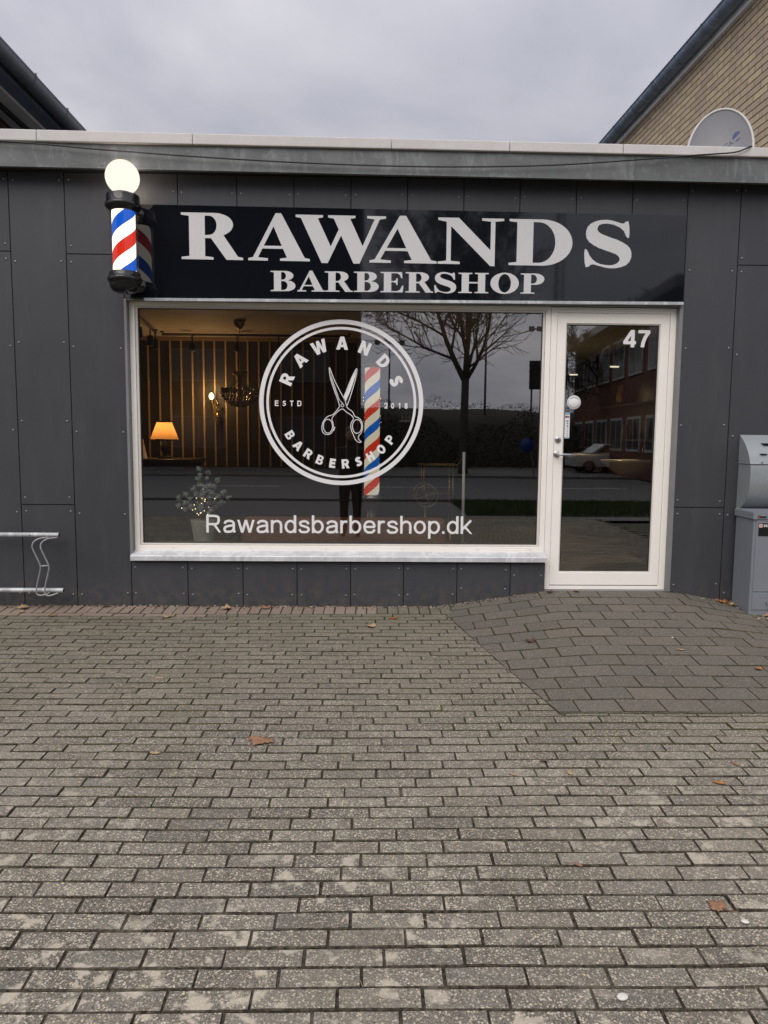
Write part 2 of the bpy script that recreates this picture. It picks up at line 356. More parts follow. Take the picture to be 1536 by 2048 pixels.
GL = {
 'R': [[(0, 0), (0, .05), (.17, .07), (.17, .93), (0, .95), (0, 1), (.72, 1)] + ell(.72, .755, .40, .245, 90, 0) + ell(.72, .755, .40, .255, 0, -62) +
       [(1.22, .07), (1.33, .05), (1.33, 0), (.97, 0), (.64, .46), (.51, .46), (.51, .07), (.69, .05), (.69, 0)],
       [(.51, .525), (.51, .94), (.60, .94)] + ell(.60, .735, .165, .205, 90, -90)],
 'A': [[(0, 0), (0, .05), (.10, .07), (.59, 1.02), (.71, 1.02), (1.21, .07), (1.32, .05), (1.32, 0), (.68, 0), (.68, .05), (.83, .07), (.745, .26), (.305, .26), (.21, .07), (.42, .05), (.42, 0)],
       [(.335, .32), (.72, .32), (.545, .74)]],
 'W': [[(0, 1), (.58, 1), (.58, .95), (.47, .93), (.745, .33), (.915, .70), (.81, .93), (.69, .95), (.69, 1), (1.27, 1), (1.27, .95), (1.16, .93), (1.425, .35), (1.68, .93), (1.52, .95), (1.52, 1),
        (1.92, 1), (1.92, .95), (1.79, .93), (1.36, -.03), (1.23, -.03), (.965, .57), (.68, -.03), (.55, -.03), (.11, .93), (0, .95)]],
 'N': [[(0, 1), (.44, 1), (1.12, .31), (1.12, .93), (.93, .95), (.93, 1), (1.40, 1), (1.40, .95), (1.215, .93), (1.215, -.03), (1.12, -.03), (.275, .82), (.275, .07), (.47, .05), (.47, 0), (0, 0), (0, .05), (.18, .07), (.18, .91), (0, .95)]],
 'D': [[(0, 0), (0, .05), (.17, .07), (.17, .93), (0, .95), (0, 1), (.72, 1)] + ell(.72, .5, .65, .5, 90, -90, 20) + [(.72, 0)],
       [(.52, .06), (.52, .94), (.64, .94)] + ell(.64, .5, .36, .44, 90, -90, 16)],
 'S': [chaikin([(.95, 1.0), (.97, .64), (.91, .64), (.82, .84), (.54, .95), (.32, .93), (.26, .83), (.31, .74), (.48, .67), (.76, .58), (.98, .45), (1.04, .27), (.97, .07), (.76, -.02), (.52, -.03), (.30, .03), (.17, .06),
        (.10, -.01), (.03, -.01), (0, .38), (.06, .38), (.14, .20), (.30, .07), (.54, .03), (.70, .06), (.79, .16), (.73, .27), (.52, .34), (.24, .44), (.06, .57), (.02, .74), (.08, .91), (.27, 1.01), (.5, 1.03), (.70, .98), (.83, .94), (.88, 1.0)], 1)],
 'B': [[(0, 0), (0, .05), (.16, .07), (.16, .93), (0, .95), (0, 1), (.70, 1)] + ell(.70, .765, .38, .235, 90, -70) + ell(.76, .27, .42, .265, 80, -90) ,
       [(.50, .57), (.50, .94), (.58, .94)] + ell(.58, .755, .15, .185, 90, -90), [(.50, .06), (.50, .50), (.60, .50)] + ell(.60, .28, .20, .22, 90, -90)],
 'E': [[(0, 1), (1.02, 1), (1.04, .70), (.98, .70), (.91, .86), (.80, .94), (.51, .94), (.51, .56), (.62, .56), (.72, .60), (.76, .70), (.81, .70), (.81, .36), (.76, .36), (.72, .46), (.62, .50), (.51, .50), (.51, .06), (.80, .06),
        (.93, .14), (1.03, .33), (1.09, .33), (1.06, 0), (0, 0), (0, .05), (.16, .07), (.16, .93), (0, .95)]],
 'H': [[(0, 0), (0, .05), (.16, .07), (.16, .93), (0, .95), (0, 1), (.66, 1), (.66, .95), (.50, .93), (.50, .55), (.94, .55), (.94, .93), (.78, .95), (.78, 1), (1.44, 1), (1.44, .95), (1.28, .93), (1.28, .07), (1.44, .05), (1.44, 0),
        (.78, 0), (.78, .05), (.94, .07), (.94, .48), (.50, .48), (.50, .07), (.66, .05), (.66, 0)]],
 'O': [ell(.68, .5, .68, .53, 0, 360, 36)[:-1], ell(.68, .5, .30, .46, 0, 360, 30)[:-1]],
 'P': [[(0, 0), (0, .05), (.16, .07), (.16, .93), (0, .95), (0, 1), (.70, 1)] + ell(.70, .72, .44, .28, 90, -90) + [(.50, .44), (.50, .07), (.68, .05), (.68, 0)],
       [(.50, .50), (.50, .94), (.60, .94)] + ell(.60, .72, .18, .22, 90, -90)],
}
def stroke(mb, pts, w, y, m, closed=False):                          # flat ribbon in the XZ plane
    n = len(pts); P = [Vector(p) for p in pts]; vs = []
    for i in range(n):
        a = P[(i-1) % n] if (closed or i > 0) else P[i]; b = P[(i+1) % n] if (closed or i < n-1) else P[i]
        d = (b-a).normalized(); q = Vector((-d.y, d.x))*w/2
        for k in (q, -q):
            for yy in (y, y+.0012): vs.append((P[i].x+k.x, yy, P[i].y+k.y))
    fs = []
    for i in range(n if closed else n-1):
        j = (i+1) % n; a, b = 4*i, 4*j
        fs += [(a, b, b+2, a+2), (a+1, a+3, b+3, b+1), (a, a+1, b+1, b), (a+2, b+2, b+3, a+3)]
    mb.add(vs, fs, m)
def crom(pts, k=5, closed=False):
    n = len(pts); out = []
    for i in range(n if closed else n-1):
        p = [Vector(pts[(i+j) % n]) if closed else Vector(pts[min(max(i+j, 0), n-1)]) for j in (-1, 0, 1, 2)]
        for t in range(k):
            u = t/k
            out.append(.5*((2*p[1])+(p[2]-p[0])*u+(2*p[0]-5*p[1]+4*p[2]-p[3])*u*u+(3*p[1]-p[0]-3*p[2]+p[3])*u**3))
    if not closed: out.append(Vector(pts[-1]))
    return [tuple(v) for v in out]

def sans(ch, w, c=3):
    """strokes of a plain grotesque letter: list of (points, closed); cap height 1, x-height .725; and its width"""
    h = w/2; X = .725
    el = lambda cx, cy, rx, ry, n=28: ([(cx+(rx-h)*math.cos(2*PI*i/n), cy+(ry-h)*math.sin(2*PI*i/n)) for i in range(n)], True)
    sm = lambda *p: (crom(list(p), 6), False)
    ln = lambda *p: (list(p), False)
    k = X-h
    G = {
     'R': ([ln((h, 0), (h, 1)), ln((h, 1-h), (.44, 1-h)), sm((.42, 1-h), (.56, .975-h), (.68-h+.02, .84), (.70-h, .74), (.68-h+.02, .63), (.56, .50), (.42, .475)), ln((.46, .475), (h, .475)), ln((.40, .48), (.70, -.02))], .76),
     'A': ([ln((.04, -.05), (.43, 1.05)), ln((.82, -.05), (.43, 1.05)), ln((.19, .28), (.67, .28))], .86),
     'W': ([ln((.06, 1.05), (.30, -.05)), ln((.30, -.05), (.55, 1.05)), ln((.55, 1.05), (.80, -.05)), ln((.80, -.05), (1.04, 1.05))], 1.10),
     'N': ([ln((h, 0), (h, 1)), ln((.75-h, 0), (.75-h, 1)), ln((h, 1), (.75-h, 0))], .75),
     'D': ([ln((h, 0), (h, 1)), ln((h, 1-h), (.36, 1-h)), sm((.34, 1-h), (.52, .97-h), (.70-h+.02, .78), (.73-h, .5), (.70-h+.02, .22), (.52, .03+h), (.34, h)), ln((.36, h), (h, h))], .73),
     'B': ([ln((h, 0), (h, 1)), ln((h, 1-h), (.40, 1-h)), sm((.38, 1-h), (.54, .96-h), (.62-h+.02, .76), (.54, .57), (.38, .53)), sm((.38, .53), (.58, .49), (.68-h+.01, .28), (.58, .03+h), (.38, h)), ln((h, .53), (.40, .53)), ln((.40, h), (h, h))], .70),
     'E': ([ln((h, 0), (h, 1)), ln((h, 1-h), (.64, 1-h)), ln((h, .52), (.60, .52)), ln((h, h), (.66, h))], .66),
     'H': ([ln((h, 0), (h, 1)), ln((.74-h, 0), (.74-h, 1)), ln((h, .52), (.74-h, .52))], .74),
     'O': ([el(.42, .5, .42, .52)], .84),
     'P': ([ln((h, 0), (h, 1)), ln((h, 1-h), (.40, 1-h)), sm((.38, 1-h), (.55, .97-h), (.67-h, .71), (.55, .45+h*.2), (.38, .42)), ln((.40, .42), (h, .42))], .67),
     'S': ([sm((.57, .76), (.48, .855), (.33, .868), (.19, .80), (.165, .69), (.25, .58), (.36, .52), (.48, .45), (.55, .33), (.51, .20), (.36, .13), (.21, .14), (.10, .24))], .67) if w > .15 else ([sm((.62-h, .74), (.56, .90-h*.4), (.34, 1.01-h), (.12, .92-h*.4), (.02+h, .73), (.15, .59), (.34, .52), (.54, .44), (.66-h, .28), (.56, .10+h*.3), (.34, -.01+h), (.11, .09+h*.4), (h-.01, .28))], .67),
     'T': ([ln((.30, 0), (.30, 1)), ln((0, 1-h), (.60, 1-h))], .60),
     '2': ([sm((h, .70), (.10, .90), (.30, 1-h), (.50, .90), (.58-h, .71), (.46, .47), (.24, .24), (.08, h)), ln((.05, h), (.58, h))], .58),
     '0': ([el(.29, .5, .29, .51)], .58), '1': ([ln((.24, 0), (.24, 1)), ln((.24, 1-h), (.02, .80))], .33),
     '8': ([el(.29, .76, .26, .25), el(.29, .27, .29, .28)], .58),
     '4': ([ln((.47, 0), (.47, 1)), ln((.47-h*.3, .985), (.055, .26)), ln((0, .23+h*.4), (.64, .23+h*.4))], .64),
     '7': ([ln((0, 1-h), (.60, 1-h)), sm((.555, 1-h), (.40, .66), (.28, .33), (.23, 0))], .60),
     'a': ([sm((.08, .50), (.13, .61), (.31, k+.005), (.48, .62), (.545, .49), (.545, .16), (.60, .015)), sm((.545, .42), (.33, .385), (.13, .325), (h, .20), (.12, .07), (.27, h-.012), (.44, .085), (.545, .22))], .63),
     'w': ([ln((.04, X+.03), (.235, -.05)), ln((.235, -.05), (.43, X+.03)), ln((.43, X+.03), (.625, -.05)), ln((.625, -.05), (.82, X+.03))], .86),
     'n': ([ln((h, 0), (h, X)), sm((h, .44), (.12, .58), (.30, k+.012), (.46, .615), (.53-h*.0, .46), (.53, .30)), ln((.53, .32), (.53, 0))], .53+h),
     'h': ([ln((h, 0), (h, 1)), sm((h, .44), (.12, .58), (.30, k+.012), (.46, .615), (.53, .46), (.53, .30)), ln((.53, .32), (.53, 0))], .53+h),
     'd': ([el(.31, .3625, .31, .378), ln((.61-h, 0), (.61-h, 1))], .61), 'b': ([el(.31, .3625, .31, .378), ln((h, 0), (h, 1))], .62), 'p': ([el(.31, .3625, .31, .378), ln((h, -.28), (h, X))], .62),
     's': ([sm((.52, .50), (.44, .63), (.29, k+.008), (.13, .62), (.085, .53), (.15, .43), (.30, .375), (.46, .315), (.53, .21), (.46, .08), (.29, h-.010), (.12, .08), (.05, .22))], .58),
     'e': ([ln((.05, .365), (.60, .365)), sm((.57, .365), (.54, .53), (.45, .64), (.32, k+.010), (.17, .635), (.08, .52), (.055, .36), (.09, .19), (.19, .075), (.33, h-.012), (.48, .08), (.58, .22))], .63),
     'o': ([el(.32, .3625, .32, .378)], .64), 'r': ([ln((h, 0), (h, X)), sm((h, .42), (.11, .57), (.23, k), (.36, .635))], .36),
     'k': ([ln((h, 0), (h, 1)), ln((h, .22), (.54, X+.04)), ln((.22, .40), (.56, -.04))], .58), '.': ([ln((h, 0), (h, w*1.08))], w)}
    return G[ch]
def sans_mesh(mb, ch, w, tf, m, zlo=0, zhi=1, y=0):
    """tf maps letter coordinates to the XZ plane; every stroke sits a hair in front of the last so none share a plane"""
    st, adv = sans(ch, w); lo = -.28 if ch == 'p' else (-.03 if ch in 'oabdse0S8OR2' else 0)
    hi = .725 if ch in 'wnrp' else (.76 if ch in 'oase' else (1.03 if ch in '0SO8' else 1))
    if ch == 'R': lo = 0
    for i, (pts, closed) in enumerate(st):
        t = MB(); stroke(t, pts, w, 0, m, closed)
        mb.add([(*tf(v[0], min(hi, max(lo, v[1]))), y-.00022*i+v[1]*0+ (.0012 if v is None else 0)+ (0.0)) if False else (tf(v[0], min(hi, max(lo, v[2])))[0], y-.0002*i+v[1], tf(v[0], min(hi, max(lo, v[2])))[1]) for v in t.v], t.f, m)
    return adv
BOLD = {
 'R': [[(0, 0), (0, 1), (.45, 1)] + ell(.45, .695, .32, .305, 90, -55) + [(.83, 0), (.52, 0), (.34, .37), (.27, .37), (.27, 0)], [(.27, .58), (.27, .79), (.42, .79)] + ell(.42, .685, .10, .105, 90, -90)],
 'A': [[(0, 0), (.31, 1), (.61, 1), (.92, 0), (.64, 0), (.585, .19), (.335, .19), (.28, 0)], [(.39, .39), (.53, .39), (.46, .66)]],
 'W': [[(0, 1), (.27, 1), (.38, .42), (.50, 1), (.72, 1), (.84, .42), (.95, 1), (1.22, 1), (.99, 0), (.72, 0), (.61, .52), (.50, 0), (.23, 0)]],
 'N': [[(0, 0), (0, 1), (.26, 1), (.54, .46), (.54, 1), (.80, 1), (.80, 0), (.54, 0), (.26, .54), (.26, 0)]],
 'D': [[(0, 0), (0, 1), (.36, 1)] + ell(.36, .5, .44, .5, 90, -90, 18) + [(.36, 0)], [(.27, .22), (.27, .78), (.36, .78)] + ell(.36, .5, .17, .28, 90, -90, 14)],
 'B': [[(0, 0), (0, 1), (.42, 1)] + ell(.42, .745, .28, .255, 90, -40) + ell(.46, .285, .30, .285, 55, -90), [(.27, .61), (.27, .80), (.40, .80)] + ell(.40, .705, .09, .095, 90, -90), [(.27, .20), (.27, .42), (.42, .42)] + ell(.42, .31, .10, .11, 90, -90)],
 'P': [[(0, 0), (0, 1), (.44, 1)] + ell(.44, .675, .32, .325, 90, -90) + [(.27, .35), (.27, 0)], [(.27, .56), (.27, .79), (.42, .79)] + ell(.42, .675, .10, .115, 90, -90)],
}
def sans_line(mb, s, w, gap, x0, x1, z0, cap, y, m):
    tot = sum(sans(c, w)[1] for c in s)+gap*(len(s)-1); kx = (x1-x0)/tot; x = x0
    for c in s:
        a = sans_mesh(mb, c, w, lambda u, v: (x+u*kx, z0+v*cap), m, y=y); x += (a+gap)*kx
# ------------------------------------------------------------------ ground
def smooth01(t): t = min(1, max(0, t)); return t*t*(3-2*t)
def lin(t): return min(1, max(0, t))
def edge_x(y): return .55 + (1.012-.55)*(-y/2.04)
def hz(x, y):                                                        # pavement height: falls to the street, ramp up to the door
    z = .048*max(y, -6.3)
    if y > -2.04:
        ex = edge_x(y)
        hx = lin((x-ex)/max(.15, 1.42-ex)) if x < 2 else 1-.78*lin((x-2.42)/.55)-.22*lin((x-2.97)/.7)
        hy = lin(1+y/2.04)
        z += .128*hx*(hy**1.35)
    return z
def clip(poly, nx, ny, d):                                           # keep nx*x+ny*y >= d
    out = []
    for i in range(len(poly)):
        a, b = poly[i], poly[(i+1) % len(poly)]
        da, db = nx*a[0]+ny*a[1]-d, nx*b[0]+ny*b[1]-d
        if da >= 0: out.append(a)
        if (da >= 0) != (db >= 0):
            t = da/(da-db); out.append((a[0]+(b[0]-a[0])*t, a[1]+(b[1]-a[1])*t))
    return out
def area(p): return .5*abs(sum(p[i][0]*p[(i+1) % len(p)][1]-p[(i+1) % len(p)][0]*p[i][1] for i in range(len(p))))
def warp(x, y): return (x+.004*math.sin(2.1*y+.9*x), y+.008*math.sin(1.25*x+.6*y)+.004*math.sin(3.1*x-1.7*y+1))
def subdiv(poly):
    out = []
    for i in range(len(poly)):
        a, b = poly[i], poly[(i+1) % len(poly)]; L = math.hypot(b[0]-a[0], b[1]-a[1]); n = max(1, min(6, int(L/.038)))
        out += [(a[0]+(b[0]-a[0])*k/n, a[1]+(b[1]-a[1])*k/n) for k in range(n)]
    return out
def paver(mb, poly, m, g=.0035, ch=.004, rnd=random.random):
    if len(poly) < 3 or area(poly) < .0003: return
    poly = subdiv(poly)
    cx = (min(p[0] for p in poly)+max(p[0] for p in poly))/2; cy_ = (min(p[1] for p in poly)+max(p[1] for p in poly))/2
    jx, jy, jz = (rnd()-.5)*.003, (rnd()-.5)*.0025, (rnd()-.5)*.004
    tk = .008 if m is M['rampp'] else .022; tx, ty = (rnd()-.5)*tk, (rnd()-.5)*tk
    def inset(p, k):
        kx, ky = k*.66, k*.74+.0004
        dx, dy = p[0]-cx, p[1]-cy_
        sx = max(0, abs(dx)-kx)/abs(dx) if abs(dx) > 1e-6 else 1; sy = max(0, abs(dy)-ky)/abs(dy) if abs(dy) > 1e-6 else 1
        return (cx+dx*sx+jx, cy_+dy*sy+jy)
    n = len(poly); rot = (rnd()-.5)*.012; vs = []
    for k, dz in ((g, -.035), (g, -ch), (g+ch, 0)):
        for p in poly:
            x, y = inset(p, k+ (rnd()-.5)*.0026)
            x, y = warp(x-(y-cy_)*rot, y+(x-cx)*rot); y = min(y, -.004)
            vs.append((x, y, hz(x, y)+jz+dz+tx*(x-cx)+ty*(y-cy_)))
    mb.add(vs[n:], [tuple(range(n, 2*n))], m)
    b = len(mb.v)-2*n; mb.v += vs[:n]; o_ = len(mb.v)-n; i_ = mb._m(M['joint'])
    for k in range(n):
        j = (k+1) % n
        for f in ((b+k, b+j, b+n+j, b+n+k), (o_+k, o_+j, b+j, b+k)): mb.f.append(list(f)); mb.mi.append(i_); mb.sm.append(False)
def build_pavement():
    rnd = random.Random(3)
    mb = MB(); L, W = .233, .077
    nx_, ny_ = 2.04, -(1.012-.55)                                    # ramp edge normal: x - edge_x(y) = x -.55 + k*y
    k = (1.012-.55)/2.04; nl = math.hypot(1, k)
    row = 0; y1 = -.225
    while y1 > -9.2:
        y0 = y1-W; off = (.175 - .28*L*(row)) % L
        x = -4.4-L+off
        while x < 4.6:
            r = [(x, y0), (x+L, y0), (x+L, y1), (x, y1)]
            red = row < 1 and x < -1.7+rnd.random()*.5
            m = M['redp'] if red else M['paver']
            if y1 > -2.04 and x+L > edge_x(y1):
                a = clip(r, -1/nl, -k/nl, -.55/nl)                      # left of the ridge
                paver(mb, a, m, rnd=rnd.random)
                if y0 < -2.04: paver(mb, clip([p for p in clip(r, 0, -1, 2.04)], 1/nl, k/nl, .55/nl), m, rnd=rnd.random)
            else: paver(mb, r, m, rnd=rnd.random)
            x += L
        y1 = y0; row += 1
    y1 = -.012; x = -4.4                                             # soldier course along the wall
    while x < .62:
        paver(mb, [(x, -.223), (x+.0815, -.223), (x+.0815, y1), (x, y1)], M['redp'] if x < .02+rnd.random()*.05 else M['paver'], rnd=rnd.random)
        x += .0815
    Wr = .1555; row = 0; y1 = -.0                                     # ramp pavers
    while y1 > -2.03:
        y0 = max(y1-Wr, -2.04); off = (.12-.5*L*row+.012*math.sin(row*2.3)) % L; x = .3-L+off
        while x < 4.6:
            r = [(x, y0), (x+L, y0), (x+L, y1), (x, y1)]
            paver(mb, clip(r, 1/nl, k/nl, .55/nl), M['rampp'], rnd=rnd.random); x += L
        y1 = y0; row += 1
    # bedding sheet under the pavers
    xs = [-4.5+.1*i for i in range(92)]; ys = [0.05-.1*i for i in range(95)]
    vs = [(x, y, hz(x, min(y, 0))-.0060) for y in ys for x in xs]
    n = len(xs); fs = [(j*n+i, j*n+i+1, (j+1)*n+i+1, (j+1)*n+i) for j in range(len(ys)-1) for i in range(n-1)]
    mb.add(vs, fs, M['joint'])
    structure(mb.build('pavement'))
build_pavement()
# ------------------------------------------------------------------ the shop building
shop = empty('barbershop_building', (0, 0, 0), 'low flat-roofed shop clad in dark grey panels with a wide window and white door', 'building')
cop_t = lambda x: 3.4797-.0067*x
cop_b = lambda x: 3.4065-.0045*x
fas_b = lambda x: 3.231-.0054*x
WX0, WX1 = -1.838, 2.410
def build_cladding():
    mb = MB(); sc = MB(); P = M['panel']; g = .0035
    def scr(x, z):
        mb.lathe([(.0085, .0), (.0078, .0022), (.004, .004), (.0005, .0043)], M['screw'], 8)
        k = len(mb.v)-32
        for i in range(32):
            vx, vy, vz = mb.v[k+i]; mb.v[k+i] = (x+vx, -.0005-vz, z+vy)
    def panel(x0, x1, z0, z1, mid=True):
        mb.box(x0+g, x1-g, 0, .009, z0+g if z0 > 0 else z0, z1-g, P)
        zb = z0+.055 if z0 > 0 else (max(hz((x0+x1)/2, 0), 0)+.09); zt = z1-.055
        n = max(1, round((zt-zb)/.62)) if zt-zb > .15 else 0
        zs = [zb+(zt-zb)*i/n for i in range(n+1)] if n else [(zb+zt)/2]
        for z in zs:
            for x in (x0+.035, x1-.035): scr(x+random.uniform(-.004, .004), z+random.uniform(-.006, .006))
    top = 3.26
    for x0, x1, js in ((-4.35, -3.93, [2.68]), (-3.93, -3.51, [.79]), (-3.51, -3.09, [2.685]), (-3.09, -2.670, [2.687]), (-2.670, -2.260, [.79]), (-2.260, WX0, [2.674]),
                       (WX1, 2.816, [.80]), (2.816, 3.24, [2.66]), (3.24, 3.66, [.80]), (3.66, 4.08, [2.66]), (4.08, 4.5, [.8])):
        zs = [-.06]+js+[top]
        for a, b in zip(zs, zs[1:]): panel(x0, x1, a, b)
    ab = [WX0, -1.424, -.985, -.560, -.135, .289, .713, 1.136, 1.564, 1.989, WX1]
    for a, b in zip(ab, ab[1:]):
        panel(a, b, 3.0, top)                                        # above the sign; the sign board covers what is below
        mb.box(a+g, b-g, .0005, .009, 2.352, 2.995, P)
    be = [WX0, -1.400, -.970, -.547, -.127, .291, .714, 1.135, 1.413]
    for a, b in zip(be, be[1:]): panel(a, b, -.06, .352)
    mb.build('cladding', shop)
    w = MB(); K = M['black']                                          # wall body behind the panels, with the shop opening left free
    w.box(-4.35, WX0-.002, .012, .26, -.1, 3.3, K); w.box(WX1+.002, 4.5, .012, .26, -.1, 3.3, K)
    w.box(WX0-.002, WX1+.002, .012, .26, 2.352, 3.3, K); w.box(WX0-.002, 1.413, .012, .26, -.1, .35, K); w.box(1.413, WX1+.002, .012, .26, -.1, .112, K)
    w.build('wall', shop)
    r = MB(); Z = M['reveal']                                         # flashings lining the opening
    r.box(WX0-.004, WX0+.014, -.004, .10, .352, 2.352, Z); r.box(WX1-.022, WX1+.004, -.004, .10, .11, 2.352, Z)
    r.box(WX0+.014, WX1-.022, .004, .10, 2.343, 2.352, Z); r.box(1.413, WX1-.022, .012, .10, .10, .128, Z)
    r.build('reveal', shop)
build_cladding()
def build_roof_edge():
    f = MB(); f.box(-4.4, 4.55, -.14, -.115, fas_b, lambda x: cop_b(x)+.02, M['zinc'])
    for x in (-2.0, .35, 1.95):                                       # lapped joints in the sheet
        f.box(x, x+.06, -.1425, -.14, lambda v: fas_b(v)+.004, lambda v: cop_b(v)-.004, M['zinc'])
    f.box(-4.4, 4.55, -.148, -.14, fas_b, lambda x: fas_b(x)+.012, M['zinc'])
    f.build('fascia', shop)
    s = MB(); s.box(-4.4, 4.55, -.114, .0, 3.262, 3.285, M['black']); s.build('soffit', shop)
    c = MB(); xs = [-4.4, -2.47, -.93, .08+.4, 1.55, 2.2, 3.2, 4.55]; xs = [-4.4, -2.38, -1.27, .16, 1.02, 1.85, 3.1, 4.55]
    for a, b in zip(xs, xs[1:]): c.box(a+.0015, b-.0015, -.165, .06, cop_b, cop_t, M['coping'])
    c.build('coping', shop, bevel=.006)
    r = MB(); r.box(-4.4, 4.55, .061, 7.0, 3.302, 3.36, M['felt']); r.build('roof', shop)
build_roof_edge()
# window ------------------------------------------------------------
def build_window():
    w = MB(); P = M['pvc']
    w.ring(-1.822, 1.412, .425, 2.342, .040, .055, .115, M['pvc'], .045, .030)
    w.ring(-1.780, 1.3705, .472, 2.3105, .018, .066, .110, M['pvc_grey'], .013, .014)
    w.ring(-1.762, 1.3525, .485, 2.2965, .006, .072, .100, M['gasket'])
    for x in (-1.52, -.92, -.32, .28, .88, 1.3): 
        w.lathe([(.006, 0), (.006, .002)], M['gasket'], 8); k = len(w.v)-16
        for i in range(16):
            a, b, c = w.v[k+i]; w.v[k+i] = (x+a, .0545-c, .447+b)
    win = w.build('window', shop, bevel=.003)
    g = MB(); g.add([(-1.757, .08, .49), (1.347, .08, .49), (1.347, .08, 2.291), (-1.757, .08, 2.291)], [(0, 1, 2, 3)], M['glass'])
    g.build('pane', win)
    s = MB(); S = M['sill']
    prof = [(.10, .43), (.052, .428), (-.035, .402), (-.040, .396), (-.040, .362), (-.034, .362), (-.034, .390), (.10, .415)]
    s.prism([(a, z) for a, z in prof], -1.832, 1.412, S, 'X'); s.build('sill', win)
    t = MB(); sans_line(t, 'Rawandsbarbershop.dk', .128, .115, -1.267, .833, .569, .141, .0770, M['vinyl'])
    t.build('lettering', win)
    build_logo(win)
def build_logo(win):
    mb = MB(); V = M['vinyl']; cx, cz, k, y = -.2045, 1.590, .000939, .0772
    q = lambda x, z: (cx+(x-760)*k, cz-(z-767)*k)
    def ringm(r0, r1, n=128):
        r0 *= k; r1 *= k; vs = []
        for i in range(n):
            a = 2*PI*i/n
            for r in (r0, r1):
                for yy in (y, y-.0012): vs.append((cx+r*math.cos(a), yy, cz+r*math.sin(a)))
        fs = []
        for i in range(n):
            a, b = 4*i, 4*((i+1) % n); fs += [(a+1, b+1, b+3, a+3), (a, a+2, b+2, b), (a, b, b+1, a+1), (a+2, a+3, b+3, b+2)]
        mb.add(vs, fs, V)
    ringm(644, 680); ringm(600, 621)
    def arc(word, radius, a0, step, h, wide, flip, off):
        for i, ch in enumerate(word):
            a = rad(a0+step*i); rot = a-PI/2 if not flip else a+PI/2; hw = sans(ch, off)[1]/2
            def tf(u, v):
                px = (u-hw)*h*wide; pz = (v-.5)*h
                return cx+radius*k*math.cos(a)+px*math.cos(rot)-pz*math.sin(rot), cz+radius*k*math.sin(a)+px*math.sin(rot)+pz*math.cos(rot)
            if ch in BOLD:
                vs, fs = curve_mesh(BOLD[ch], .0006); hw = max(p[0] for p in BOLD[ch][0])/2
                mb.add([(tf(v[0], v[1])[0], y-.0006-v[2], tf(v[0], v[1])[1]) for v in vs], fs, V)
            else: sans_mesh(mb, ch, off, tf, V, y=y-.0012)
    arc('RAWANDS', 490, 156.5, -22.35, 106*k, 1.0, False, .28)
    arc('BARBERSHOP', 503, 212.0, 12.42, 77*k, 1.0, True, .25)
    for s, x0, x1, z in (('ESTD', 208, 427, 772), ('2018', 1113, 1313, 784)):
        n = len(s)
        for i, ch in enumerate(s):
            hw = sans(ch, .19)[1]/2; X = cx+(x0+(x1-x0-32)*i/(n-1)+16-760)*k; Z = cz-(z-767)*k; sc = 46*k
            sans_mesh(mb, ch, .19, lambda u, v: (X+(u-hw)*sc, Z+(v-.5)*sc), V, y=y-.0012)
    def line(pts, w=6, closed=False, sm=True): stroke(mb, [q(*p) for p in (crom(pts, 5, closed) if sm else pts)], w*k, y-.0012, V, closed)
    def fill(pts):
        vs, fs = curve_mesh([[q(*p) for p in pts]], .0006); mb.add([(v[0], y-.0006-v[2], v[1]) for v in vs], fs, V)
    line([(745, 795), (730, 740), (700, 660), (668, 560), (660, 475), (700, 575), (760, 690), (790, 745), (803, 795)], 6)
    line([(664, 505), (690, 590), (722, 680), (748, 745), (772, 768)], 5)
    fill([(664, 500), (676, 570), (705, 655), (738, 742), (752, 752), (722, 682), (690, 592)])
    line([(800, 800), (822, 745), (852, 650), (880, 545), (885, 482), (845, 555), (790, 690), (778, 716)], 6)
    fill([(882, 492), (874, 545), (838, 655), (795, 755), (779, 722), (795, 690), (846, 560)])
    line([(768+12*math.cos(a*PI/6), 785+12*math.sin(a*PI/6)) for a in range(12)], 5, True)
    line([(742, 797), (728, 818), (690, 860), (642, 880), (606, 928), (598, 980), (612, 1015), (642, 1026), (676, 1014), (694, 975), (690, 930), (682, 892), (720, 845), (766, 814), (800, 838), (850, 872), (858, 900), (840, 932), (841, 980), (862, 1030), (880, 1070), (908, 1089), (925, 1084), (906, 1064), (902, 1040), (926, 1008), (936, 958), (926, 912), (902, 886), (872, 874), (852, 836), (826, 818), (803, 796)], 6)
    for ex in (648, 890): line([(ex+38*math.cos(a*PI/9), 957+57*math.sin(a*PI/9)) for a in range(18)], 6, True)
    fill([(696, 966), (708, 962), (706, 974), (700, 994), (692, 992)])
    # small hygiene pictogram strip beside the ring text
    mb.build('logo', win)
build_window()
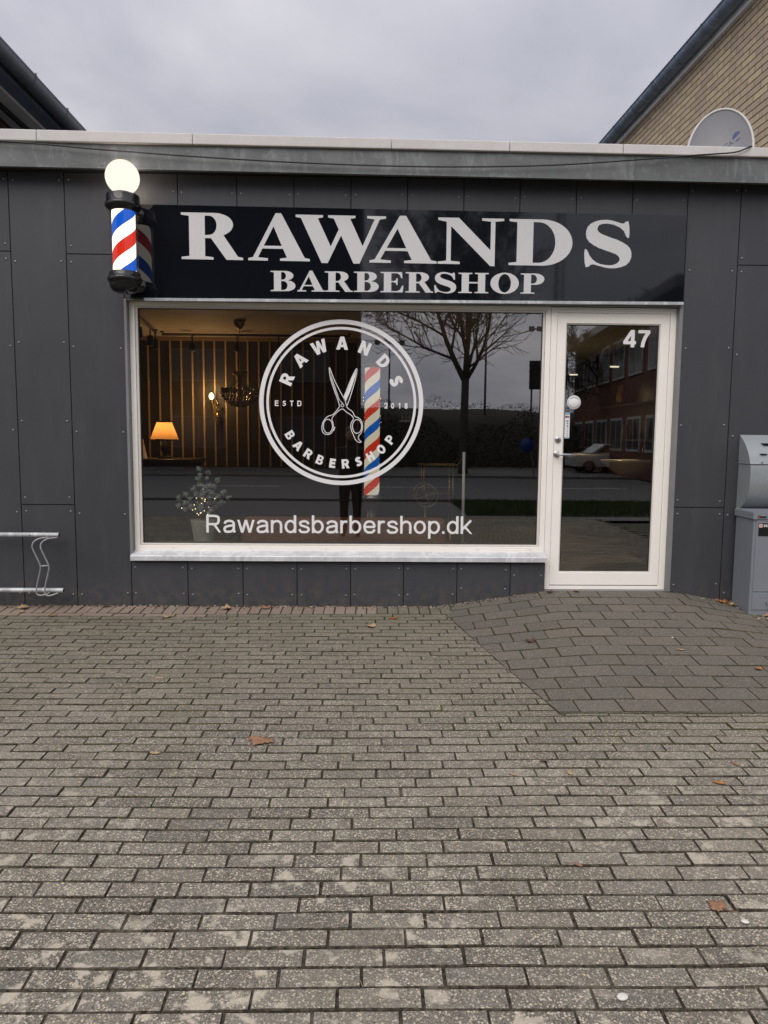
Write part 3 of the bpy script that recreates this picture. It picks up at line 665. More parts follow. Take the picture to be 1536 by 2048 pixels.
# door --------------------------------------------------------------
def build_door():
    d = MB(); P = M['pvc']
    d.ring(1.414, 2.388, .130, 2.338, .046, .050, .120, P, .028, .040)
    d.box(1.4625, 2.338, .062, .115, .1585, .1625, M['gasket'])
    door = d.build('door', shop, bevel=.003)
    l = MB(); l.ring(1.4625, 2.3395, .1645, 2.2965, .070, .056, .112, P, .102, .078)
    l.ring(1.5325, 2.2695, .2665, 2.2185, .008, .062, .108, M['pvc_grey'])
    l.ring(1.5405, 2.2615, .2745, 2.2105, .006, .068, .100, M['gasket'])
    l.build('leaf', door, bevel=.003)
    g = MB(); g.add([(1.5455, .075, .2795), (2.2565, .075, .2795), (2.2565, .075, 2.2055), (1.5455, .075, 2.2055)], [(0, 1, 2, 3)], M['glass']); g.build('pane', door)
    h = MB(); S = M['steel']
    def disc(x, z, r, y0, y1, m, n=20):
        h.lathe([(.0005, y0), (r, y0), (r, y1-.002), (r-.002, y1), (.0005, y1)], m, n); k = len(h.v)-5*n
        for i in range(5*n):
            a, b, c = h.v[k+i]; h.v[k+i] = (x+a, -c, z+b)
    disc(1.487, 1.208, .025, -.057, -.047, S)
    h.tube([(1.487, .05, 1.208), (1.487, .004, 1.208), (1.495, -.006, 1.208), (1.51, -.009, 1.207), (1.61, -.009, 1.203)], .010, S, 10)
    h.build('handle', door)
    h2 = h = MB(); disc(1.493, 1.322, .024, -.057, -.044, S); disc(1.493, 1.322, .013, -.044, -.041, M['screw']); h.box(1.4915, 1.4945, .0395, .041, 1.313, 1.331, M['black'])
    h.build('lock', door)
    t = MB(); sans_line(t, '47', .185, .10, 1.987, 2.194, 2.043, .132, .0722, M['vinyl']); t.build('house_number', door)
    s = MB(); h = s; disc(1.617, 1.613, .054, -.0745, -.0735, M['vinyl'], 32)
    ink = pm('grey_ink', (.16, .16, .17), .6)
    for i in range(5):
        a = rad(130-20*i); s.prism([(1.617+.038*math.cos(a)+.005*math.cos(b*2*PI/5+PI/2), 1.613+.038*math.sin(a)+.005*math.sin(b*2*PI/5+PI/2)) for b in range(5)], .0727, .0735, ink)
    stroke(s, [(1.617+.047*math.cos(2*PI*i/40), 1.613+.047*math.sin(2*PI*i/40)) for i in range(40)], .0015, .0722, ink, True)
    for i in range(9):
        a = rad(210+15*i); stroke(s, [(1.617+.038*math.cos(a), 1.613+.038*math.sin(a)), (1.617+.038*math.cos(a+.13), 1.613+.038*math.sin(a+.13))], .005, .0722, ink)
    s.build('sticker', door)['label'] = 'round white sticker'
    s = MB(); x0, x1, z0, z1 = 1.548, 1.588, 1.332, 1.535
    s.box(x0, x1, .0735, .0745, z0, z1, M['vinyl']); s.box(x0, x1, .0728, .0735, z1-.018, z1, pm('pale_blue_print', (.25, .38, .48), .5)); s.box(x0, x1, .0728, .0735, z0, z0+.009, pm('pale_blue_print2', (.25, .38, .48), .5))
    s.box(x0+.004, x0+.022, .0728, .0735, z1-.042, z1-.026, pm('dark_red_print', (.25, .03, .03), .5)); s.box(x0+.024, x1-.004, .0728, .0735, z1-.042, z1-.026, ink)
    r2 = random.Random(5)
    for i in range(7): s.box(x0+.012+r2.random()*.006, x1-.010, .0728, .0735, z0+.016+i*.019, z0+.026+i*.019, ink if i > 3 else pm('faint_ink', (.45, .45, .46), .6))
    s.build('sticker', door)['label'] = 'narrow upright white sticker'
build_door()
# room behind the glass ----------------------------------------------
def build_room():
    dk = pm('dark_room_paint', (.035, .033, .032), .7, .2, 2)
    wood = pm('room_floor_wood', (.06, .045, .035), .45, .25, 3)
    ce = pm('room_ceiling_boards', (.62, .55, .45), .7, .12, 3)
    w = MB(); w.box(-2.72, -2.62, .262, 5.7, .0, 2.6, dk); w.box(3.25, 3.35, .262, 5.7, 0, 2.6, dk); w.box(-2.62, 3.25, 5.6, 5.7, 0, 2.6, dk)
    w.build('room_wall', shop)
    f = MB(); f.box(-2.62, 3.25, .262, 5.6, .02, .13, wood); f.build('room_floor', shop)
    c = MB(); c.box(-2.62, 3.25, .262, 5.6, 2.445, 2.50, ce)
    c.build('room_ceiling', shop)
    # dark slatted feature wall with pale strips
    p = MB(); pan = pm('wall_slab_dark', (.030, .026, .024), .55, .25, 4); st = pm('pale_wood_strip', (.50, .36, .20), .5, .15, 20)
    x = -2.618
    while x < -.15:
        p.box(x, x+.108, 2.86, 2.90, .98, 2.40, pan); p.box(x+.108, x+.1255, 2.852, 2.90, .98, 2.40, st); x += .1255
    p.box(-2.618, -.10, 2.84, 2.90, 2.40, 2.442, pm('wood_head_rail', (.30, .21, .13), .5)); p.box(-2.618, -.10, 2.845, 2.90, .131, .98, pm('dado_dark', (.05, .03, .022), .5))
    p.box(-2.618, -.10, 2.901, 3.0, .131, 2.442, dk)
    p.build('slatted_wall', shop)
    l = MB(); l.box(-1.75, 1.34, .125, .32, .40, .466, pm('inner_ledge', (.10, .09, .08), .5)); l.box(-1.75, 1.34, .27, .32, .13, .40, dk); l.build('window_ledge', shop)
build_room()
# ------------------------------------------------------------------ shop sign
def build_sign():
    root = empty('shop_sign', (.39, -.03, 2.37), 'long glossy black shop sign reading RAWANDS BARBERSHOP above the window and door', 'sign')
    t = NT('sign_acrylic'); p = t.pbr((.006, .007, .010), .035, 0, .5); p.inputs['IOR'].default_value = 1.48
    top = lambda x: 3.0223-.0047*x; bot = lambda x: 2.3633+.0050*x
    b = MB(); sp = [-1.782, .405, 2.396]
    for a, c in zip(sp, sp[1:]): b.box(a+.0006, c-.0006, -.03, -.004, bot, top, t.m)
    b.build('board', root)
    k = MB(); k.box(-1.68, 2.398, -.036, -.004, lambda x: bot(x)-.0225, lambda x: bot(x)-.002, M['galv']); k.box(-1.68, 2.398, -.042, -.036, lambda x: bot(x)-.024, lambda x: bot(x)-.008, M['galv'])
    k.build('drip_rail', root)
    V = M['sign_vinyl']
    w = MB(); Z0, Z1 = 2.634, 2.971
    zt = lambda x: -.0045*x
    for ch, a, c in (('R', -1.395, -.938), ('A', -.900, -.440), ('W', -.545, .128), ('A', .092-.085, .512), ('N', .520, 1.015), ('D', 1.055, 1.535), ('S', 1.627, 1.986)):
        vs, fs = curve_mesh(GL[ch], .0007)
        lo = Z0+(-.01 if ch in 'WNS' else 0); hi = Z1+(.007 if ch in 'AS' else 0)
        w.add([(x, y, z+zt(x)) for x, y, z in fit(vs, a, c, lo, hi, -.0309)], fs, V)
    w.build('lettering', root)
    s = MB(); adv = {'B': 1.26, 'A': 1.30, 'R': 1.38, 'E': 1.18, 'S': 1.14, 'H': 1.53, 'O': 1.44, 'P': 1.14}
    word = 'BARBERSHOP'; tot = sum(adv[c] for c in word); kx = (1.331+.735+.0)/tot; x = -.735
    for ch in word:
        vs, fs = curve_mesh(GL[ch], .0007); z0, z1 = 2.417, 2.566
        ww = {'B': 1.18, 'A': 1.32, 'R': 1.33, 'E': 1.09, 'S': 1.04, 'H': 1.44, 'O': 1.36, 'P': 1.14}[ch]
        lo = z0-(.004 if ch in 'SO' else 0); hi = z1+(.004 if ch in 'SOA' else 0)
        s.add([(X, y, z+.003*X) for X, y, z in fit(vs, x, x+ww*kx, lo, hi, -.0309)], fs, V); x += adv[ch]*kx
    s.build('lettering', root)
build_sign()
# ------------------------------------------------------------------ lit barber pole on the wall
def point(name, loc, e, col, r=.04, parent=None):
    l = bpy.data.lights.new(name, 'POINT'); l.energy = e; l.color = col; l.shadow_soft_size = r
    o = bpy.data.objects.new(name, l); C.objects.link(o); o.location = loc
    if parent is not None: put(o, parent)
def build_pole():
    ax, ay = -1.757, -.225
    root = empty('barber_pole_lamp', (ax, ay, 2.34), 'lit barber pole with white globe and black caps beside the shop sign', 'barber pole')
    t = NT('pole_black'); t.pbr((.010, .010, .011), .16, 0, .5); K = t.m
    c = (ax, ay, 0)
    m = MB(); m.lathe([(.001, 2.352), (.055, 2.353), (.085, 2.362), (.103, 2.385), (.108, 2.405), (.108, 2.428), (.118, 2.430), (.121, 2.437), (.121, 2.452), (.117, 2.458), (.110, 2.460), (.110, 2.484), (.104, 2.494), (.100, 2.496), (.001, 2.497)], K, 40, c)
    m.build('base_cap', root)
    m = MB(); m.lathe([(.001, 2.918), (.098, 2.918), (.101, 2.925), (.108, 2.930), (.117, 2.938), (.124, 2.946), (.126, 2.960), (.122, 2.972), (.115, 2.976), (.115, 3.020), (.111, 3.030), (.100, 3.033), (.060, 3.036), (.058, 3.050), (.001, 3.050)], K, 40, c)
    m.build('top_cap', root)
    m = MB(); m.lathe([(.0805, 2.497), (.0805, 2.918)], m_pole('pole_stripes', .392, 2.2, ((.90, .82, .68), (.0035, .052, .29), (.90, .82, .68), (.36, .014, .006)), .5), 48)
    o = m.build('striped_cylinder'); o.location = (ax, ay, 0); put(o, root)
    o.data.transform(Matrix.Translation((0, 0, -2.60))); o.location.z += 2.60
    g = NT('clear_tube'); tr = g.n('ShaderNodeBsdfTransparent'); tr.inputs[0].default_value = (.93, .93, .93, 1); gl = g.n('ShaderNodeBsdfGlossy'); gl.inputs['Roughness'].default_value = .05
    lw = g.n('ShaderNodeLayerWeight'); lw.inputs[0].default_value = .5; mx = g.n('ShaderNodeMixShader')
    g.l(g.math('MULTIPLY_ADD', g.math('POWER', lw.outputs['Facing'], 3.0), .6, .04), mx.inputs[0]); g.l(tr.outputs[0], mx.inputs[1]); g.l(gl.outputs[0], mx.inputs[2]); g.l(mx.outputs[0], g.out.inputs[0])
    m = MB(); m.lathe([(.098, 2.497), (.098, 2.918)], g.m, 48, c); m.build('glass_tube', root)
    m = MB(); gg = NT('globe_glow'); ge = gg.n('ShaderNodeEmission'); ge.inputs[0].default_value = (1, .875, .755, 1); ge.inputs[1].default_value = 1.2; gt = gg.n('ShaderNodeBsdfTransparent'); gm = gg.n('ShaderNodeMixShader'); gm.inputs[0].default_value = .22
    gg.l(ge.outputs[0], gm.inputs[1]); gg.l(gt.outputs[0], gm.inputs[2]); gg.l(gm.outputs[0], gg.out.inputs[0])
    m.ball((ax, ay, 3.155), .118, gg.m, 40); m.build('globe', root)
    point('globe_bulb', (ax, ay, 3.155), 7, (1, .86, .70), .03, root)
    m = MB()
    for z in (2.44, 2.96):
        m = MB(); m.box(ax-.03+.02, ax+.05, ay+.10, -.02, z-.018, z+.018, K); m.lathe([(.001, 0), (.055, 0), (.055, .018), (.001, .018)], K, 24); k = len(m.v)-96
        for i in range(96):
            a, b, d = m.v[k+i]; m.v[k+i] = (ax+.04+a, -.0312-d, z+b)
        m.build('bracket', root)
build_pole()
# ------------------------------------------------------------------ mailbox over steel cabinet
def build_mail():
    gm = NT('painted_steel_grey'); a = gm.noise(5, 5); s2 = gm.noise(3, 6, .7, gm.scale((7, 7, 1)))
    cc = gm.mix(a, (.245, .268, .282), (.295, .318, .332)); cc = gm.mix(gm.math('MULTIPLY', gm.step(s2, .6, .75), .3), cc, (.40, .42, .42))
    sw = gm.noise(2.2, 2, .5, gm.scale((9, 9, 2.2)), 2.5); cc = gm.mix(gm.math('MULTIPLY', gm.step(gm.math('ABSOLUTE', gm.math('SUBTRACT', sw, .56)), .006, .002), .55), cc, (.50, .53, .53))
    gm.pbr(cc, .42, .1, .5, gm.noise(90, 2), .04, .002); G = gm.m
    x0, x1 = 2.905, 3.345
    root = empty('wall_mailbox', (x0, 0, .80), 'grey steel wall mailbox with curved lid above the blue-grey cabinet', 'mailbox')
    def curve(t):                                                     # front profile, t 0 top-back .. 1 bottom-back -> (y, z)
        P = crom([(-.004, 1.372), (-.055, 1.335), (-.110, 1.285), (-.160, 1.215), (-.186, 1.145), (-.194, 1.06), (-.190, .98), (-.165, .90), (-.115, .84), (-.055, .80), (-.004, .790)], 4)
        return P
    P = curve(0); cut = min(range(len(P)), key=lambda i: abs(P[i][1]-1.145))
    b = MB(); body = P[cut:]+[(-.004, 1.145)]
    b.prism([(y, z) for y, z in body], x0+.004, x1-.004, G, 'X', True); b.build('body', root, bevel=.002)
    l = MB(); lid = [(-.004, 1.149)]+[(-.004, 1.372)]+P[1:cut]+[(-.192, 1.149)]
    l.prism([(y-.003, z) for y, z in lid], x0, x1, G, 'X', True)
    lo = l.build('lid', root, bevel=.002)
    s = MB()
    for za, xa, xb, ya in ((1.306, 3.03, 3.22, -.118), (1.297, 3.04, 3.21, -.122), (1.227, 2.99, 3.045, -.176)): s = MB(); s.box(xa, xb, ya, ya+.025, za-.002, za+.002, M['black']); s.build('slot', lo)
    s = MB(); s.box(2.99, 3.0, -.197, -.18, 1.158, 1.166, M['screw']); s.build('catch', lo)
    # lower cabinet
    bl = pm('painted_steel_blue', (.215, .232, .262), .42, .07, 4, .05, .5, .06, .002, 60)
    root = empty('steel_cabinet', (2.895, -.16, .03), 'blue-grey steel cabinet standing on the paving under the mailbox', 'cabinet')
    x0, x1, y0, y1 = 2.900, 3.40, -.30, -.03
    c = MB(); c.box(x0, x1, y0, y1, hz(x0, -.2)-.02, .742, bl); cab = c.build('body', root, bevel=.006)
    l = MB(); l.prism([(x0-.012, .742), (x1+.012, .742), (x1+.012, .792), (x0-.012, .792)], y0-.014, y1+.003, bl); l.prism([(x0-.010, .792), (x1+.01, .792), (x1+.004, .803), (x0-.002, .803)], y0-.008, y1+.002, bl)
    lid = l.build('lid', root, bevel=.003)
    d = MB(); d.box(x0+.02, x1-.03, y0-.006, y0-.0005, .19, .735, bl); d.box(x0+.02, x1-.03, y0-.006, y0-.0005, .05, .182, bl); dr = d.build('front_panel', root, bevel=.003)
    h = MB(); h.tube([(3.03, y0-.006, .105), (3.03, y0-.03, .105), (3.15, y0-.03, .105), (3.15, y0-.006, .105)], .006, M['steel'], 8); h.build('handle', dr)
    n = MB(); n.box(2.935, 3.19, y0-.0085, y0-.0062, .615, .712, pm('label_black', (.012, .012, .013), .3)); n.box(2.938, 2.963, y0-.0095, y0-.0085, .680, .707, pm('emblem_pale', (.72, .50, .44), .5)); n.box(2.946, 2.955, y0-.0102, y0-.0095, .689, .698, pm('emblem_red', (.45, .12, .10), .5))
    vs, fs = text_mesh('441', .02); n.add(fit(vs, 2.969, 3.005, .683, .704, y0-.0092), fs, M['vinyl']); n.build('label_plate', dr)
    s = MB(); s.box(2.922, 2.985, y0-.0165, y0-.0145, .752, .772, M['black']); s.box(2.924, 2.936, y0-.0175, y0-.0165, .755, .769, pm('emblem_red2', (.40, .05, .04), .5)); s.box(2.940, 2.980, y0-.0172, y0-.0165, .768, .770, M['vinyl']); s.build('sticker', lid)
build_mail()
# ------------------------------------------------------------------ bicycle rack on the wall
def build_rack():
    root = empty('bicycle_rack', (-2.6, -.06, .145), 'galvanised wall-mounted bicycle rack with one bent wheel holder', 'bike rack')
    G = M['galv']; r = MB()
    for z, x in ((.570, -2.338), (.143, -2.318)):
        pr = [(-4.2, -.12, z), (x, -.12, z)]
        r.tube(pr, .0175, G, 14, False); r.tube([(x+.0005, -.12, z), (x-.12, -.12, z)], .0145, M['black'], 14, True)
        for bx in (-2.50, -3.4): r.tube([(bx, -.12, z), (bx, .0, z)], .008, G, 8)
        for bx in (-2.55, -3.0): r.ball((bx, -.137, z), .006, M['screw'], 8)
    r.build('rail', root)
    h = MB()
    A = [(-2.405, -.125, .552), (-2.46, -.15, .548), (-2.50, -.165, .525), (-2.512, -.17, .485), (-2.49, -.165, .42), (-2.462, -.16, .345), (-2.465, -.158, .30), (-2.492, -.155, .20), (-2.502, -.152, .135), (-2.49, -.15, .115), (-2.46, -.15, .112), (-2.41, -.128, .128)]
    for dx, dy in ((-.005, 0), (.062, -.01)):
        h.tube(crom([(x+dx, y+dy-.01, z) for x, y, z in A], 4), .0055, M['zinc_rod'], 8)
    h.tube([(-2.467, -.172, .338), (-2.400, -.182, .344)], .005, G, 8)
    h.build('wheel_holder', root)
build_rack()
# ------------------------------------------------------------------ cable along the fascia and satellite dish
pts = [(-4.3, -.20, 3.45), (-2.664, -.185, 3.405), (-1.9, -.18, 3.358), (-1.15, -.178, 3.318), (-.36, -.176, 3.290), (.45, -.176, 3.281), (1.27, -.178, 3.302), (1.95, -.181, 3.352), (2.40, -.184, 3.392), (2.66, -.186, 3.414), (2.80, -.150, 3.470), (2.86, .1, 3.475), (2.9, .5, 3.45)]
mb = MB(); mb.tube(crom(pts, 6), .0055, pm('cable_black', (.012, .012, .013), .5), 8)
tag(mb.build('cable'), 'thin black cable sagging across the grey metal fascia', 'cable')
def build_dish():
    root = empty('satellite_dish', (2.93, .75, 3.36), 'grey satellite dish standing on the flat roof before the brick house', 'satellite dish')
    c = Vector((2.915, .62, 3.715)); n = Vector((-.42, -.86, .26)).normalized()
    u = Vector((0, 0, 1)).cross(n).normalized(); v = n.cross(u)
    D = pm('dish_grey', (.215, .215, .228), .5, .06, 5); E_ = pm('dish_rim', (.52, .51, .49), .5)
    m = MB(); R, n1, n2 = .315, 10, 48; vs = []
    pt = lambda r, a, o=0: c + u*(r*math.cos(a)*.80) + v*(r*math.sin(a)*1.24) - n*(.075*(1-(r/R)**2)+o)
    for o in (0, .012):
        for i in range(n1+1):
            for j in range(n2): vs.append(pt(R*max(i, .02)/n1, 2*PI*j/n2, o))
    fs = []
    for q in (0, 1):
        b = q*(n1+1)*n2
        for i in range(n1):
            for j in range(n2): fs.append((b+i*n2+j, b+i*n2+(j+1) % n2, b+(i+1)*n2+(j+1) % n2, b+(i+1)*n2+j))
    m.add(vs, fs, D, True); m.build('reflector', root)
    m = MB(); m.tube([pt(R+.002, 2*PI*j/48, .004) for j in range(49)], .011, E_, 8, False); m.build('rim', root)
    loc = lambda x, z, o: pt(math.hypot(x/.80, z/1.24), math.atan2(z/1.24, x/.80), -o)
    m = MB(); vs, fs = text_mesh('DONICA', .01); ca, sa = math.cos(.42), math.sin(.42)
    m.add([loc(.0+(x*ca-z*sa), .075+(x*sa+z*ca), .0022-yy) for x, yy, z in fit(vs, -.09, .105, -.018, .018, 0)], fs, pm('faded_print', (.155, .155, .168), .6)); m.build('lettering', root)
    m = MB(); em = pm('blue_emblem', (.05, .075, .20), .5)
    for k, (a0, a1, rr) in enumerate(((1, 9, .034), (10, 15, .03))):
        poly = [(.125+rr*math.cos(a*PI/8+.4), .15+rr*1.25*math.sin(a*PI/8+.4)) for a in range(a0, a1)]
        m.add([loc(x, z, .0025) for x, z in poly], [tuple(range(len(poly)))], em)
    m.build('emblem', root)
    m = MB(); b = c-n*.09; m.tube([b, b-n*.08, (b.x-n.x*.1, b.y-n.y*.1, 3.36)], .022, M['galv'], 10); m.box(b.x-.1+.04, b.x+.2, b.y-.02+.02, b.y+.24, 3.36, 3.372, M['galv']); m.build('mast', root)
    m = MB(); e = c-v*.30-n*.06; tip = c+n*.34-v*.22; m.tube([e, tip], .012, M['galv'], 8); m.tube([tip, tip-n*.08], .03, D, 12); m.build('feed_arm', root)
build_dish()
# ------------------------------------------------------------------ neighbouring houses
def build_brick_house():
    root = empty('brick_house', (5, 4, 0), 'yellow brick house with dark eaves rising behind the shop roof on the right', 'house')
    B = m_brick('yellow_brick', (.58, .47, .31), (.44, .34, .26), (.30, .24, .17))
    wx = lambda y, o=0: 3.60-.030*(y-.9)+o
    ya, yb = -.0 + .3, 16.0
    w = MB(); zt = 5.565
    def quad(y0, y1, o0, o1, z0, z1, m):
        vs = [(wx(y0, o0), y0, z0), (wx(y1, o0), y1, z0), (wx(y1, o1), y1, z0), (wx(y0, o1), y0, z0), (wx(y0, o0), y0, z1), (wx(y1, o0), y1, z1), (wx(y1, o1), y1, z1), (wx(y0, o1), y0, z1)]
        return vs, [(0, 1, 2, 3), (4, 5, 6, 7), (0, 1, 5, 4), (1, 2, 6, 5), (2, 3, 7, 6), (3, 0, 4, 7)], m
    w.add(*quad(ya, yb, 0, 9.0, 0, zt, B)); w.build('wall', root)
    t = MB(); t.add(*quad(ya, yb, -.045, .0, zt-.175, zt-.095, pm('eaves_board_white', (.86, .86, .87), .5))); t.add(*quad(ya, yb, -.02, .0, zt-.095, zt+.01, M['black'])); t.build('eaves_board', root)
    g = MB(); G = m_zinc('gutter_zinc', (.22, .275, .37)); n = 12; ZG = 5.53
    prof = [(-.105+.083*math.cos(PI+PI*i/n), ZG+.085*math.sin(PI+PI*i/n)) for i in range(n+1)]
    prof = [(-.192, ZG+.012), (-.192, ZG)]+prof
    ys = [ya+(yb-ya)*i/24 for i in range(25)]
    vs = [(wx(y, o), y, z) for y in ys for o, z in prof]; k = len(prof)
    g.add(vs, [(i*k+j, i*k+j+1, (i+1)*k+j+1, (i+1)*k+j) for i in range(24) for j in range(k-1)], G, True)
    y = ya
    while y < 9:                                                       # gutter brackets
        vs = [(wx(y+d, -.105+(o+.105)*1.05), y+d, ZG+(z-ZG)*1.05) for d in (0, .025) for o, z in prof]
        g.add(vs, [(j, j+1, k+j+1, k+j) for j in range(k-1)], G, True); y += .62
    g.build('gutter', root)
    r = MB(); R_ = pm('roof_tile_dark', (.06, .06, .065), .7, .2, 10)
    vs = []
    for y in (ya-.3, yb):
        for o, z in ((-.11, 5.60), (4.5, 9.0), (9.2, 5.6), (9.2, 5.5), (4.5, 8.9), (-.11, 5.575)): vs.append((wx(y, o), y, z))
    r.add(vs, [(0, 1, 7, 6), (1, 2, 8, 7), (2, 3, 9, 8), (3, 4, 10, 9), (4, 5, 11, 10), (5, 0, 6, 11)], R_); r.build('roof', root)
    gb = MB(); gb.add([(wx(ya, 0), ya+.01, zt), (wx(ya, 9), ya+.01, zt), (wx(ya, 4.5), ya+.01, 8.85), (wx(ya, 0), ya+.2, zt), (wx(ya, 9), ya+.2, zt), (wx(ya, 4.5), ya+.2, 8.85)], [(0, 1, 2), (3, 4, 5), (0, 2, 5, 3), (1, 2, 5, 4)], B); gb.build('gable', root)
build_brick_house()
def build_dark_house():
    root = empty('dark_house', (-6, 4, 0), 'dark house with a large rounded gutter rising behind the shop roof on the left', 'house')
    ya, yb = .35, 16
    W_ = pm('dark_render', (.10, .105, .11), .8); G = pm('gutter_dark', (.20, .225, .27), .4, .15, 6, .2)
    w = MB(); w.box(-9, -3.95, ya, yb, 0, 4.75, m_brick('dark_brick', (.12, .10, .09), (.09, .075, .07), (.05, .05, .05))); w.build('wall', root)
    s = MB(); so = pm('soffit_board', (.85, .86, .86), .7, .15, 4); s.box(-3.95, -3.62, ya, yb, 4.70, 4.73, so); s.box(-3.62, -3.475, ya, yb, 4.735, 4.77, pm('soffit_dark', (.16, .21, .30), .7)); s.box(-3.80, -3.765, ya, yb, 4.655, 4.70, M['black']); s.build('soffit', root)
    g = MB(); n = 12; prof = [(-3.385+.085*math.cos(PI+PI*i/n), 4.845+.088*math.sin(PI+PI*i/n)) for i in range(n+1)]+[(-3.292, 4.853), (-3.303, 4.868), (-3.316, 4.860)]
    k = len(prof); ys = [ya-.2+i*.5 for i in range(33)]
    g.add([(x, y, z) for y in ys for x, z in prof], [(i*k+j, i*k+j+1, (i+1)*k+j+1, (i+1)*k+j) for i in range(32) for j in range(k-1)], G, True)
    y = ya+.12
    while y < 9:
        vs = [(-3.385+(x+3.385)*1.045, y+d, 4.845+(z-4.845)*1.045) for d in (0, .03) for x, z in prof]
        g.add(vs, [(j, j+1, k+j+1, k+j) for j in range(k-1)], G, True)
        g.tube([(-3.305, y+.015, 4.85), (-3.295, y+.015, 4.878), (-3.36, y+.015, 4.89)], .007, G, 6); y += .78
    g.build('gutter', root)
    r = MB(); r.add([(x, y, z) for y in (ya-.25, yb) for x, z in ((-3.40, 4.93), (-6.5, 6.8), (-9.5, 4.93), (-9.5, 4.86), (-6.5, 6.7), (-3.48, 4.775))], [(0, 1, 7, 6), (1, 2, 8, 7), (2, 3, 9, 8), (3, 4, 10, 9), (4, 5, 11, 10), (5, 0, 6, 11), (0, 1, 4, 5), (1, 2, 3, 4)], pm('dark_roof', (.05, .05, .055), .7)); r.build('roof', root)
build_dark_house()
# ------------------------------------------------------------------ fallen leaves, pebbles
LEAFM = [pm('leaf_brown', (.26, .135, .075), .7, .3, 40), pm('leaf_tan', (.40, .27, .15), .75, .25, 40), pm('leaf_orange', (.38, .16, .05), .7, .3, 40), pm('leaf_dark', (.10, .055, .035), .8, .3, 40)]
MAPLE = [(0, -.9), (.06, -.32), (.34, -.52), (.40, -.34), (.80, -.34), (.68, -.16), (1.0, .12), (.74, .20), (.78, .42), (.42, .30), (.46, .62), (.30, .56), (.0, 1.05)]
OVAL = [(0, -1), (.10, -.72), (.34, -.45), (.46, -.05), (.40, .4), (.2, .78), (0, 1)]
def leaf(x, y, size, rz, kind, m, label, curl=.25, lift=.004, tilt=0):
    r = random.Random(int(x*977+y*131)); half = MAPLE if kind == 'maple' else OVAL
    out = half + [(-a*r.uniform(.88, 1.05), b) for a, b in half[-2:0:-1]]
    mb = MB(); vs = [(0, 0, 0)]
    for sc in (.5, 1):
        for a, b in out:
            px, py = a*size*sc, b*size*sc; q = math.hypot(a, b)*sc
            vs.append((px, py, curl*size*(q*q*.5+.35*abs(a)*sc)*r.uniform(.6, 1.3)))
    n = len(out); fs = [(0, 1+i, 1+(i+1) % n) for i in range(n)]+[(1+i, n+1+i, n+1+(i+1) % n, 1+(i+1) % n) for i in range(n)]
    mb.add(vs, fs, m, True)
    if kind == 'maple': mb.tube([(0, -.3*size, .002), (.05*size, -1.0*size, .004), (.14*size, -1.45*size, .01)], .0011, m, 5)
    o = mb.build('fallen_leaf'); so = o.modifiers.new('thickness', 'SOLIDIFY'); so.thickness = .0006
    o.location = (x, y, hz(x, y)+lift); o.rotation_euler = (tilt, 0, rz)
    tag(o, label, 'leaf', 'fallen leaves on the paving'); return o
B_, T_, O_, D_ = LEAFM
